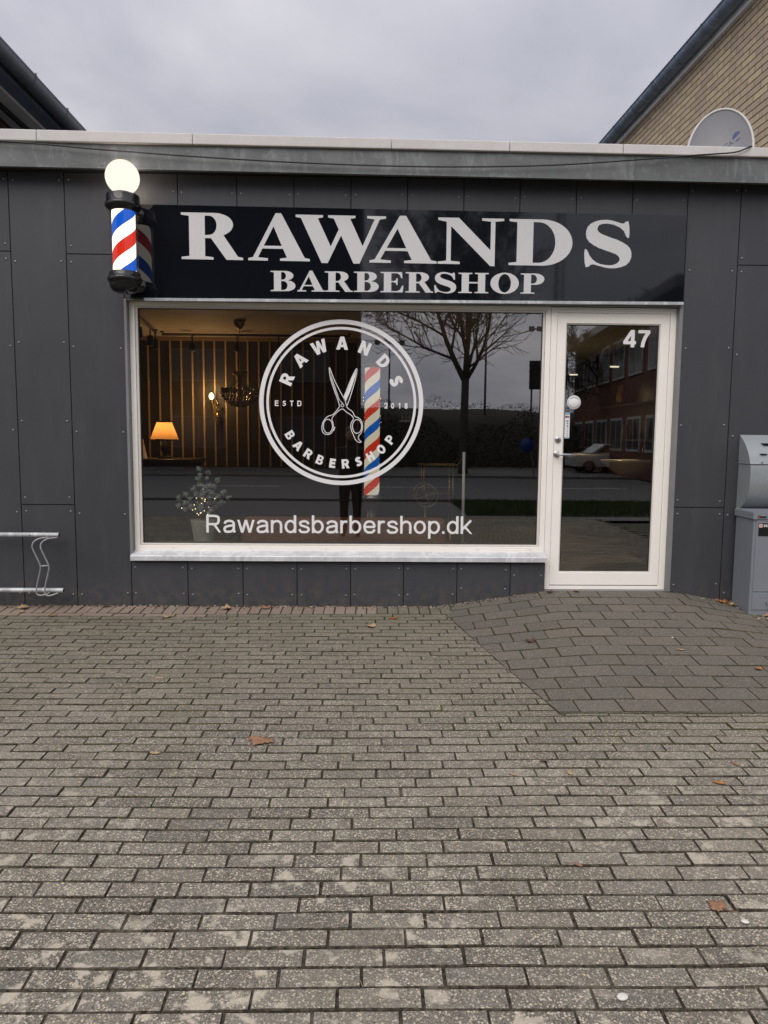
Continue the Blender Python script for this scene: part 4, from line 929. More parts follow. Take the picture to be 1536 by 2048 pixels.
for a in [
 (-.497, -2.346, .074, 2.75, 'maple', B_, 'large reddish brown maple leaf lying alone in the middle of the paving', .16),
 (-.961, -2.476, .028, 1.4, 'oval', T_, 'small pale tan leaf to the left of the large maple leaf', .3),
 (1.14, -3.53, .040, .7, 'maple', B_, 'flat brown leaf beside a white pebble near the front of the paving', .08),
 (-1.072, -.110, .055, 1.8, 'maple', T_, 'pale curled leaf on the red brick strip below the second sill panel', .6),
 (-.781, -.095, .050, .6, 'maple', B_, 'brown curled leaf on the red brick strip right of the pale curled one', .6),
 (-2.632, -.105, .055, 2.2, 'maple', T_, 'pale curled leaf against the wall below the end of the bicycle rack', .6),
 (-2.60, -.20, .035, .3, 'oval', T_, 'flat tan leaf on the red strip under the bicycle rack', .2),
 (-2.327, -.305, .035, 1.0, 'maple', B_, 'small brown leaf in front of the red strip near the bicycle rack', .3),
 (-1.476, -.335, .042, 2.9, 'maple', T_, 'tan leaf with raised tips in front of the red strip below the window corner', .6),
 (-2.02, -.06, .035, 2.0, 'oval', D_, 'dark curled leaf on the red strip midway between rack and window', .7),
 (.041, -.549, .055, 1.2, 'maple', T_, 'pale tan curled leaf in the paving below the middle of the window', .35),
 (.202, -.345, .045, 1.5, 'oval', O_, 'thin orange leaf close to the wall below the window', .25),
 (1.089, -.969, .040, .4, 'maple', D_, 'dark curled leaf on the ramp left of the door', .8),
 (1.517, -2.75, .032, 1.3, 'oval', O_, 'orange oval leaf lying in the paving below the ramp', .2),
 (1.662, -2.588, .024, .3, 'oval', B_, 'small brown leaf just above the orange oval leaf', .4),
 (.894, -2.666, .024, .1, 'oval', T_, 'narrow upright tan leaf in the paving centre right', .3),
 (.640, -2.674, .020, .9, 'oval', T_, 'tiny tan leaf left of the narrow upright tan leaf', .3),
 (.805, -2.557, .026, 1.9, 'oval', D_, 'dark shrivelled leaf above the narrow tan leaf', .7),
 (2.80, -.085, .050, .5, 'maple', O_, 'orange brown curled leaf leftmost of the heap by the cabinet', .7),
 (2.87, -.12, .045, 1.5, 'maple', T_, 'tan curled leaf in the middle of the heap by the cabinet', .7),
 (2.845, -.065, .045, 2.5, 'maple', B_, 'brown curled leaf against the wall in the heap by the cabinet', .7),
 (3.02, -.345, .040, 1.1, 'maple', T_, 'tan curled leaf lying against the foot of the cabinet', .6),
 (2.371, -1.457, .030, .8, 'maple', O_, 'small orange brown leaf on the right part of the ramp', .4),
 (.748, -3.312, .018, .8, 'oval', B_, 'tiny brown leaf alone, left of the flat brown leaf by the white pebble', .3),
 (-1.195, -1.548, .032, 1.5, 'oval', T_, 'narrow pale leaf in the left half of the paving', .2),
 (1.445, -.045, .035, .8, 'maple', D_, 'dark leaf in the corner left of the door step', .7),
 (1.66, -.03, .035, 1.9, 'maple', B_, 'brown curled leaf against the door sill', .6),
 (2.02, -1.16, .034, 1.4, 'oval', T_, 'pale thin leaf on the middle of the ramp', .3)]:
    leaf(*a)
for x, y, r, lab in ((.704, -3.892, .017, 'white pebble lying flat near the front edge of the paving'), (1.191, -3.60, .013, 'white pebble beside the flat brown leaf'), (2.05, -.95, .010, 'small white pebble on the ramp below the door'), (1.98, -1.72, .009, 'tiny dark pebble low on the ramp')):
    mb = MB(); mb.ball((0, 0, 0), r, pm('pebble_stone', (.62, .60, .54) if 'white' in lab else (.08, .08, .08), .6, .08, 40), 12, (1, .78, .32)); o = mb.build('pebble'); o.location = (x, y, hz(x, y)+r*.32); o.rotation_euler.z = x*5
    tag(o, lab, 'pebble', 'pebbles on the paving')
def build_straws():
    r = random.Random(9); mb = MB(); m = pm('straw_tan', (.42, .36, .24), .8)
    for _ in range(150):
        x = r.uniform(-1.6, 2.4); y = -4.05+abs(r.gauss(0, 1.1)) if r.random() < .7 else r.uniform(-3.9, -.3)
        if y > -.3: continue
        a = r.uniform(0, PI); L = r.uniform(.012, .055); z = hz(x, y)+.003; b = r.uniform(-.3, .3)
        mb.tube([(x, y, z), (x+L*.5*math.cos(a), y+L*.5*math.sin(a), z+.003), (x+L*math.cos(a+b), y+L*math.sin(a+b), z)], .0007, m, 4)
    tag(mb.build('straw_litter'), 'dry straws and bits scattered over the paving', 'litter', None, 'stuff')
    mb = MB(); mo = pm('moss_green', (.045, .055, .015), .95, .3, 40)
    for _ in range(900):                                               # moss tufts in the joints
        row = int(r.uniform(3, 42)); y = -.225-.077*row+r.uniform(-.004, .004); x = r.gauss(-.3, 1.1)
        if y > -2.04 and x > edge_x(y)-.03 or x < -2.9 or x > 2.2: continue
        s = r.uniform(.003, .008)
        mb.ball((x, y, hz(x, y)-.006), s, mo, 6, (r.uniform(.8, 2.5), .5, .9))
    tag(mb.build('moss'), 'green moss growing in the paving joints', 'moss', None, 'stuff')
build_straws()
def build_grit():
    r = random.Random(12); mb = MB(); ms = [pm('grit_sand', (.34, .29, .21), .95, .3, 60), pm('grit_soil', (.05, .038, .026), .95, .3, 60), pm('grit_bark', (.16, .09, .05), .9, .3, 60)]
    for _ in range(1500):
        x = r.uniform(-3, 1.4) if r.random() < .62 else r.gauss(2.98, .16); y = -abs(r.gauss(0, .035))-.008
        if x > 2.84: y = -.345-abs(r.gauss(0, .03)) if x > 2.9 and r.random() < .6 else -abs(r.gauss(.03, .06))-.01
        if 1.42 < x < 2.4: continue
        q = r.uniform(.0015, .006)*(1.5 if r.random() < .1 else 1)
        mb.ball((x, y, hz(x, y)+q*.4), q, ms[0 if r.random() < .45 else (1 if r.random() < .7 else 2)], 5, (r.uniform(.8, 2), r.uniform(.8, 1.5), .7))
    tag(mb.build('grit'), 'sand, soil and bark bits gathered along the foot of the wall', 'grit', None, 'stuff')
build_grit()
# ------------------------------------------------------------------ things inside the shop
BRASS = pm('old_brass', (.45, .31, .12), .35, .15, 20, .9)
CHROME = pm('dull_chrome', (.45, .44, .42), .25, .05, 10, .9)
GOLD = pm('gold_metal', (.55, .40, .16), .3, .1, 20, .9)
BLK = pm('fixture_black', (.012, .012, .012), .45)
def build_table_lamp():
    x, y, z = -2.155, 2.2, 1.085
    root = empty('table_lamp', (x, y, z), 'lit table lamp with orange tapered shade standing on the reception counter', 'lamp')
    k = MB(); c = (x, y, 0); k.lathe([(.001, z), (.075, z), (.075, z+.012), (.03, z+.03), (.026, z+.06), (.045, z+.09), (.042, z+.13), (.016, z+.17), (.012, z+.24), (.001, z+.24)], BLK, 24, c); k.build('base', root)
    t = NT('shade_cloth'); tb = t.n('ShaderNodeBsdfTranslucent'); tb.inputs[0].default_value = (.95, .50, .17, 1); db = t.n('ShaderNodeBsdfDiffuse'); db.inputs[0].default_value = (.55, .38, .18, 1); mb_ = t.n('ShaderNodeMixShader'); mb_.inputs[0].default_value = .2
    t.l(tb.outputs[0], mb_.inputs[1]); t.l(db.outputs[0], mb_.inputs[2]); t.l(mb_.outputs[0], t.out.inputs[0])
    s = MB(); s.lathe([(.146, 1.290), (.078, 1.465)], t.m, 36, c); sh = s.build('lamp_shade', root)
    b = MB(); b.lathe([(.149, 1.272), (.147, 1.290)], BLK, 36, c); b2 = MB(); b2.lathe([(.078, 1.465), (.076, 1.482)], BLK, 36, c)
    pale = pm('band_lettering', (.55, .42, .28), .6); r = random.Random(2)
    for i in range(30):
        a = rad(180+i*6.2+r.random()*2)
        if r.random() < .75: b.box(x+.1492*math.cos(a)-.0035, x+.1492*math.cos(a)+.0035, y+.1492*math.sin(a)-.001, y+.1492*math.sin(a)+.001, 1.276, 1.286, pale)
        if r.random() < .6 and i % 2: b2.box(x+.0785*math.cos(a)-.003, x+.0785*math.cos(a)+.003, y+.0785*math.sin(a)-.001, y+.0785*math.sin(a)+.001, 1.469, 1.479, pale)
    b.build('band', sh); b2.build('band', sh)
    point('table_lamp_bulb', (x, y, 1.365), 1.5, (1, .66, .36), .03, root)
    point('table_lamp_glow', (x, y, 1.55), 5, (1, .55, .22), .05, root)
build_table_lamp()
def build_sconce():
    x, y, z = -1.745, 2.74, 1.768
    root = empty('wall_sconce', (x, 2.85, z-.1), 'brass wall light with one bare glowing bulb on the striped wall', 'wall lamp')
    b = MB(); b.lathe([(.001, -.03), (.014, -.032), (.030, 0), (.026, .022), (.012, .042), (.001, .048)], emit('bulb_glow', (1.0, .80, .46), 6.0), 16, (x-.02, y, z)); b.build('bulb', root)
    a = MB(); a.tube(crom([(x+.03, 2.84, z-.20), (x+.03, 2.76, z-.24), (x+.01, y, z-.16), (x-.01, y, z-.06), (x-.02, y, z-.03)], 4), .008, BRASS, 8)
    for i in range(9): a.ball((x+.02+.025*math.sin(i*2.1), 2.79+.02*math.cos(i*2.1), z-.05-.025*i), .011, BRASS, 8, (1, 1, 1.5))
    a.lathe([(.001, z-.32), (.02, z-.30), (.03, z-.24), (.02, z-.18), (.001, z-.17)], BRASS, 12, (x+.03, 2.82, 0)); a.build('arm', root)
    point('sconce_bulb', (x-.02, y-.06, z+.02), 9, (1, .60, .26), .03, root)
build_sconce()
def build_chandelier():
    x, y = -1.25, 1.6
    root = empty('chandelier', (x, y, 2.44), 'unlit brass and crystal chandelier hanging from the shop ceiling', 'chandelier')
    c = (x, y, 0); b = MB(); b.lathe([(.001, 2.444), (.055, 2.444), (.052, 2.41), (.028, 2.37), (.012, 2.36), (.001, 2.36)], BRASS, 20, c); b.build('ceiling_rose', root)
    b = MB(); b.tube([(x, y, 2.37), (x, y, 1.95)], .004, BRASS, 6); b.tube([(x, y, 1.95), (x, y, 1.66)], .012, BRASS, 8); b.build('chain', root)
    g = pm('cut_crystal', (.40, .35, .26), .2, .35, 30, .75, .9); f = MB()
    for R, z, n in ((.065, 1.93, 12), (.175, 1.765, 26)):
        f.tube([(x+R*math.cos(2*PI*i/32), y+R*math.sin(2*PI*i/32), z) for i in range(33)], .007, BRASS, 6)
        for i in range(n): f.ball((x+R*math.cos(2*PI*i/n), y+R*math.sin(2*PI*i/n), z+.02), .011, g, 8, (1, 1, 1.5))
    for i in range(6): a = i*PI/3; f.tube([(x+.07*math.cos(a), y+.07*math.sin(a), 1.93), (x+.05*math.cos(a), y+.05*math.sin(a), 1.84), (x+.175*math.cos(a), y+.175*math.sin(a), 1.77)], .004, BRASS, 6)
    f.build('frame', root)
    k = MB(); r = random.Random(4)
    for j in range(6):
        R = .18*math.cos(j/6*PI/2); z = 1.75-.13*math.sin(j/6*PI/2); n = max(5, int(34*R/.18))
        for i in range(n): a = 2*PI*i/n+j*.3; k.ball((x+R*math.cos(a), y+R*math.sin(a), z), .0095, g, 6, (1, 1, 1.5))
    k.build('crystal_basket', root)
build_chandelier()
def build_tracks():
    for lab, a, b, heads in (('black track rail with spotlights running along the left side of the shop ceiling', (-2.05, .55), (-2.25, 2.30), (.10, .45, .80, .97)),
                             ('black track rail with spotlights running along the ceiling before the striped wall', (-2.22, 2.42), (-.2, 2.42), (.16, .40, .62))):
        root = empty('track_light', (a[0], a[1], 2.42), lab, 'track light', 'track lights on the shop ceiling')
        m = MB(); m.tube([(*a, 2.412), (*b, 2.412)], .014, BLK, 4, True, False); m.tube([(*a, 2.43), (*a, 2.444)], .02, BLK, 8); m.tube([(*b, 2.43), (*b, 2.444)], .02, BLK, 8); m.build('rail', root)
        for t in heads:
            p = (a[0]+(b[0]-a[0])*t, a[1]+(b[1]-a[1])*t); s = MB()
            s.tube([(*p, 2.41), (*p, 2.34)], .008, BLK, 6); s.lathe([(.001, 2.235), (.030, 2.235), (.034, 2.24), (.032, 2.31), (.028, 2.335), (.001, 2.34)], BLK, 16, (*p, 0)); s.build('spotlight', root)
build_tracks()
def build_counter():
    root = empty('reception_counter', (-2.2, 2.25, .13), 'dark reception counter under the orange table lamp', 'counter')
    dk = pm('counter_dark', (.045, .028, .02), .45, .2, 5); b = MB(); b.box(-2.6, -1.86, 1.95, 2.6, .131, 1.04, dk); b.build('body', root, bevel=.01)
    t = MB(); t.box(-2.61, -1.82, 1.92, 2.62, 1.04, 1.084, pm('counter_top', (.10, .065, .04), .35)); t.build('top', root, bevel=.006)
    m = MB(); m.tube(crom([(-2.45, 1.945, 1.0), (-2.35, 1.94, .975), (-2.25, 1.94, .99), (-2.15, 1.94, .965), (-2.05, 1.94, .99), (-1.9, 1.94, .985)], 4), .006, GOLD, 6); m.build('moulding', root)
    k = MB(); r = random.Random(3); pap = [pm('book_red', (.20, .03, .02), .6), pm('book_cream', (.5, .42, .3), .7), pm('book_dark', (.05, .05, .06), .6)]
    for i in range(5):
        z = 1.0845; k.prism([(-2.47+i*.022, z), (-2.452+i*.022, z), (-2.462+i*.022-.03, z+.19+.01*(i % 3)), (-2.48+i*.022-.03, z+.19+.01*(i % 3))], 2.15, 2.28, pap[i % 3])
    tag(k.build('book_row'), 'leaning books on the counter beside the table lamp', 'books')
build_counter()
def build_inner_pole():
    x, y = .040, .78
    root = empty('tall_barber_pole', (x, y, .13), 'tall lit barber pole standing inside behind the round window emblem', 'barber pole')
    c = (x, y, 0); m = MB(); m.lathe([(.067, .825), (.067, 1.925)], m_pole('inner_stripes', .330, .98, ((.95, .84, .60), (.008, .13, .56), (.95, .86, .66), (.72, .045, .018))), 40)
    o = m.build('striped_cylinder'); o.data.transform(Matrix.Translation((0, 0, -1.03))); o.location = (x, y, 1.03); put(o, root)
    m = MB(); m.lathe([(.001, .70), (.055, .70), (.05, .76), (.078, .775), (.085, .79), (.085, .806), (.072, .822), (.001, .823)], CHROME, 32, c); m.lathe([(.001, .131), (.15, .131), (.14, .16), (.05, .19), (.04, .25), (.04, .70), (.001, .701)], CHROME, 32, c); m.build('pedestal', root)
    m = MB(); m.lathe([(.001, 1.927), (.072, 1.928), (.085, 1.945), (.085, 1.96), (.078, 1.972), (.06, 1.985), (.035, 2.02), (.001, 2.03)], CHROME, 32, c); m.build('top_cap', root)
    m = MB(); m.lathe([(.082, .823), (.082, 1.927)], m_glass('tube_glass', .03, (.95, .95, .95)), 40, c); m.build('glass_tube', root)
build_inner_pole()
def cushion(mb, x0, x1, y0, y1, z0, z1, m, r=.05):
    bm = bmesh.new(); bmesh.ops.create_cube(bm, size=1)
    for v in bm.verts: v.co = ((x0+x1)/2+v.co.x*(x1-x0), (y0+y1)/2+v.co.y*(y1-y0), (z0+z1)/2+v.co.z*(z1-z0))
    bmesh.ops.bevel(bm, geom=bm.edges[:], offset=r, segments=3, affect='EDGES', profile=.6)
    bm.verts.ensure_lookup_table(); mb.add([tuple(v.co) for v in bm.verts], [tuple(v.index for v in f.verts) for f in bm.faces], m, True); bm.free()
def build_sofa():
    root = empty('leather_sofa', (-.2, .9, .13), 'brown leather sofa with its back turned to the shop window', 'sofa')
    L = pm('brown_leather', (.20, .075, .045), .5, .25, 5, 0, .5, .25, .004, 60)
    b = MB(); cushion(b, -1.05, .67, .42, .62, .16, .645, L); b.build('backrest', root)
    b = MB(); cushion(b, -.92, .54, .60, .70, .18, .40, L); cushion(b, -.92, .54, .92, 1.30, .18, .40, L); b.build('seat', root)
    for x in (-1.06, .50): b = MB(); cushion(b, x, x+.18, .44, 1.30, .18, .56, L); b.build('armrest', root)
    for x in (-.95, .55):
        for y in (.5, 1.22): b = MB(); b.tube([(x, y, .131), (x, y, .2)], .02, BLK, 8); b.build('leg', root)
build_sofa()
def build_plant():
    x, y, z = -1.325, .235, .467
    root = empty('potted_tree', (x, y, z), 'grey-green ornamental tree with fairy lights in a stone pot on the window ledge', 'plant')
    P = pm('stone_pot', (.44, .47, .40), .8, .2, 10, 0, .3, .4, .004, 60)
    p = MB(); p.lathe([(.001, z), (.072, z), (.078, z+.02), (.100, z+.18), (.100, z+.187), (.088, z+.187), (.085, z+.16), (.001, z+.155)], P, 36, (x, y, 0)); p.build('pot', root)
    r = random.Random(11); T = pm('twig_grey', (.10, .10, .085), .8); F = pm('foliage_sage', (.46, .52, .46), .8, .3, 30); br = MB(); fo = MB(); li = MB(); glow = emit('fairy_light', (1, .80, .45), 3.5)
    br.tube([(x, y, z+.15), (x+.004, y, z+.33), (x-.003, y, z+.58)], [.007, .005, .003], T, 6)
    tips = []
    spec = [(-.19, .36), (-.13, .33), (-.20, .30), (.18, .42), (.19, .36), (.12, .31), (.10, .50), (-.06, .44), (-.02, .60), (.03, .57), (.06, .47), (-.09, .29), (.07, .27), (0, .40), (-.05, .35), (.06, .36), (-.02, .52), (.02, .46), (.13, .37), (-.14, .39), (.0, .30), (.09, .41)]
    for dx, dz in spec:
        dy = r.uniform(-.09, .09); base = Vector((x, y, z+.17+max(0, dz-.28)*.7)); tip = Vector((x+dx, y+dy, z+dz))
        mid = (base+tip)/2+Vector((dx*.1, 0, -.01)); br.tube([base, mid, tip], [.004, .003, .002], T, 5)
        for t_, s in ((1, 1), (.74, .85)):
            c = base.lerp(tip, t_)
            for _ in range(60):
                d = Vector((r.gauss(0, 1), r.gauss(0, 1), r.gauss(0, 1))).normalized()*r.uniform(.2, 1)*.027*s; q = c+d
                u = Vector((r.gauss(0, 1), r.gauss(0, 1), r.gauss(0, 1))).normalized(); w = u.cross(d.normalized()+Vector((.01, .02, .3))).normalized(); k = .0105*r.uniform(.7, 1.2)
                fo.add([q-u*k, q+w*k*.6, q+u*k, q-w*k*.6], [(0, 1, 2, 3)], F)
        if r.random() < .7:
            c = base.lerp(tip, r.uniform(.3, .9)); li = MB(); li.ball((c.x+r.uniform(-.01, .01), c.y-.033, c.z), .0042, glow, 6); li.build('fairy_light', root)
    for i in range(6): li = MB(); li.ball((x+r.uniform(-.05, .05), y-.05, z+r.uniform(.17, .36)), .0042, glow, 6); li.build('fairy_light', root)
    br.build('trunk', root); fo.build('foliage', root)
build_plant()
mb = MB(); mb.tube([(.784, .24, .467), (.781, .24, 1.215)], .012, pm('pale_rod', (.62, .60, .55), .4), 12); mb.lathe([(.001, .467), (.04, .467), (.04, .474), (.012, .478)], CHROME, 16, (.784, .24, 0))
tag(mb.build('upright_rod'), 'pale upright rod standing on the ledge behind the right part of the window', 'rod')
def build_cart():
    root = empty('tea_trolley', (.68, 1.45, .13), 'thin gold tea trolley with one large spoked wheel pair inside the shop', 'trolley')
    f = MB()
    for y in (1.30, 1.62):
        f.tube([(.50, y, 1.07), (.86, y, 1.07), (.90, y, 1.13)], .005, GOLD, 6)
        for x in (.54, .82): f.tube([(x, y, 1.07), (x, y, .45 if x > .6 else .78)], .005, GOLD, 6)
        f.tube([(.54, y, .80), (.82, y, .80)], .004, GOLD, 6)
    f.tube([(.50, 1.30, 1.07), (.50, 1.62, 1.07)], .005, GOLD, 6); f.tube([(.86, 1.30, 1.07), (.86, 1.62, 1.07)], .005, GOLD, 6)
    f.tube([(.82, 1.30, .45), (.82, 1.62, .45)], .005, GOLD, 6); f.tube([(.82, 1.46, .45), (.82, 1.46, .145)], .012, GOLD, 8); f.build('frame', root)
    for y in (1.285, 1.635):
        w = MB(); R = .105; cx, cz = .57, .775-.0; cz = .775
        w.tube([(cx+R*math.cos(2*PI*i/32), y, cz+R*math.sin(2*PI*i/32)) for i in range(33)], .0045, GOLD, 6, False)
        for i in range(4): a = i*PI/2+.3; w.tube([(cx, y, cz), (cx+R*math.cos(a), y, cz+R*math.sin(a))], .003, GOLD, 5)
        w.ball((cx, y, cz), .014, GOLD, 8); w.build('wheel', root)
    s = MB(); s.box(.52, .85, 1.305, 1.615, .796, .804, m_glass('tray_glass', .06, (.9, .9, .9))); s.build('tray', root)
    l = MB(); l.tube([(.57, 1.46, .131), (.57, 1.46, .67)], .01, GOLD, 8); l.build('leg', root)
build_cart()
# shelf of three lit bottles deeper in the room
mb = MB(); mb.box(.36, .52, 2.75, 2.85, 1.505, 1.525, CHROME); mb.tube([(.44, 2.8, .131), (.44, 2.8, 1.505)], .012, BLK, 8); mb.lathe([(.001, .131), (.12, .131), (.12, .145), (.001, .15)], BLK, 20, (.44, 2.8, 0))
tag(mb.build('display_stand'), 'slim stand holding three small bottles deep inside the shop', 'stand')
for i, l in enumerate(('left of the three', 'middle of the three', 'right of the three')):
    mb = MB(); mb.lathe([(.001, 1.526), (.014, 1.526), (.014, 1.562), (.006, 1.572), (.006, 1.585), (.001, 1.586)], pm('pale_bottle', (.60, .52, .40), .3), 12, (.40+.04*i, 2.79, 0)); tag(mb.build('bottle'), 'small pale bottle, '+l+' on the slim stand', 'bottle', 'small bottles on the stand')
# barber stations along the right wall
CER = pm('cream_ceramic', (.80, .70, .50), .18, .03, 5, 0, .6)
def basin(x, y, z, s, lab):
    root = empty('washbasin', (x+.3*s, y, z), lab, 'washbasin', 'washbasins along the right wall')
    b = MB(); prof = [(.02, -.165), (.10, -.16), (.17, -.10), (.235, -.03), (.25, -.004), (.243, .0), (.225, -.012), (.16, -.06), (.02, -.09)]; n = 36
    vs = [(x+(.30+q*math.cos(2*PI*k/n)*1.25)*s, y+q*math.sin(2*PI*k/n)*s, z+h*s) for q, h in prof for k in range(n)]
    b.add(vs, [(i*n+k, i*n+(k+1) % n, (i+1)*n+(k+1) % n, (i+1)*n+k) for i in range(len(prof)-1) for k in range(n)], CER, True); b.build('bowl', root)
    t = MB(); t.tube(crom([(x+.56*s, y, z-.01), (x+.56*s, y, z+.10*s), (x+.50*s, y, z+.15*s), (x+.43*s, y, z+.13*s), (x+.42*s, y, z+.09*s)], 4), .009, CHROME, 8); t.build('tap', root)
    p = MB(); p.box(x+.36*s, x+.66*s, y-.10, y+.10, .131, z-.13*s, pm('pedestal_dark', (.03, .03, .03), .5)); p.build('pedestal', root)
basin(2.42, 1.85, 1.118, 1.0, 'cream washbasin nearest to the door glass'); basin(2.62, 3.75, 1.135, .95, 'cream washbasin farther back along the right wall')
def station():
    root = empty('barber_station', (3.0, 3, .131), 'dark wall unit with shelves and light bars along the right side of the shop', 'wall unit')
    d = pm('station_dark', (.030, .022, .018), .5, .2, 6); b = MB(); b.box(3.05, 3.24, 1.2, 5.2, .9, 2.36, d); b.box(2.4, 3.24, 5.0, 5.58, .132, 2.30, d); b.build('cabinet', root)
    s = MB()
    for z in (1.33, 1.72): s.box(2.86, 3.05, 1.6, 5.0, z-.02, z, d); s.box(2.40, 3.05, 4.80, 5.0, z-.02, z, d)
    s.build('shelf', root)
    e = emit('light_bar_glow', (1, .86, .62), 1.6)
    for x, y, z in ((2.66, 3.9, 2.155), (2.86, 2.9, 2.165)):
        k = MB(); k.box(x-.05, x+.05, y-.01, y+.01, z-.008, z+.008, e); k.box(x-.05, x+.05, y+.0105, y+.03, z-.01, z+.03, BLK); k.tube([(x, y+.02, z+.03), (x, y+.02, 2.444)], .006, BLK, 6); k.build('light_bar', root)
        l = bpy.data.lights.new('station_spot', 'SPOT'); l.energy = 60; l.color = (1, .82, .52); l.spot_size = rad(66); l.spot_blend = .8; l.shadow_soft_size = .05
        so = bpy.data.objects.new('station_spot', l); C.objects.link(so); so.location = (x, y-.03, z-.02); so.rotation_euler = Vector((.16, 1.0 if y < 3.5 else .22, 1.0)).to_track_quat('Z', 'Y').to_euler(); put(so, root)
station()
point('shelf_fill_light', (2.45, 3.2, 1.5), 2.2, (1, .75, .42), .06)  # added fill light without a fixture, brightens the bottles on the shelves
cols = [pm('amber_bottle', (.50, .30, .08), .3), pm('blue_box', (.03, .07, .28), .5), pm('cream_jar', (.60, .48, .26), .4), pm('red_bottle', (.32, .05, .03), .4)]
names = ['amber', 'blue', 'cream', 'red']
r = random.Random(8)
for i, (x, y, z, c, h) in enumerate([(2.62, 4.85, 1.721, 0, .20), (2.80, 4.86, 1.721, 0, .20), (3.0, 3.1, 1.721, 0, .24), (2.98, 2.95, 1.721, 0, .24), (2.93, 2.4, 1.331, 3, .25), (2.60, 4.86, 1.331, 1, .16), (2.72, 4.87, 1.331, 2, .18), (2.86, 4.86, 1.331, 2, .20), (2.96, 2.75, 1.331, 0, .17), (2.98, 2.55, 1.331, 2, .12)]):
    mb = MB(); w = .035
    if c == 1: mb.box(x-.05, x+.05, y-.03, y+.03, z, z+h, cols[c]); mb.box(x-.03, x+.03, y-.032, y-.0302, z+.05, z+h-.05, cols[2])
    else: mb.lathe([(.001, z), (w, z), (w, z+h*.62), (w*.45, z+h*.74), (w*.4, z+h*.9), (w*.55, z+h*.92), (w*.5, z+h), (.001, z+h)], cols[c], 14, (x, y, 0))
    where = ['upper shelf at the far end', 'upper shelf at the far end beside its twin', 'upper shelf by the nearer light bar', 'upper shelf before its twin', 'lower shelf standing alone', 'lower shelf at the far end', 'lower shelf next to the blue box', 'lower shelf at the right of the far end', 'lower shelf above the near washbasin', 'lower shelf in front of the amber bottle'][i]
    tag(mb.build('product_box' if c == 1 else 'product_bottle'), '%s %s on the %s' % (names[c], 'box' if c == 1 else 'bottle', where), 'box' if c == 1 else 'bottle', 'products on the barber shelves')
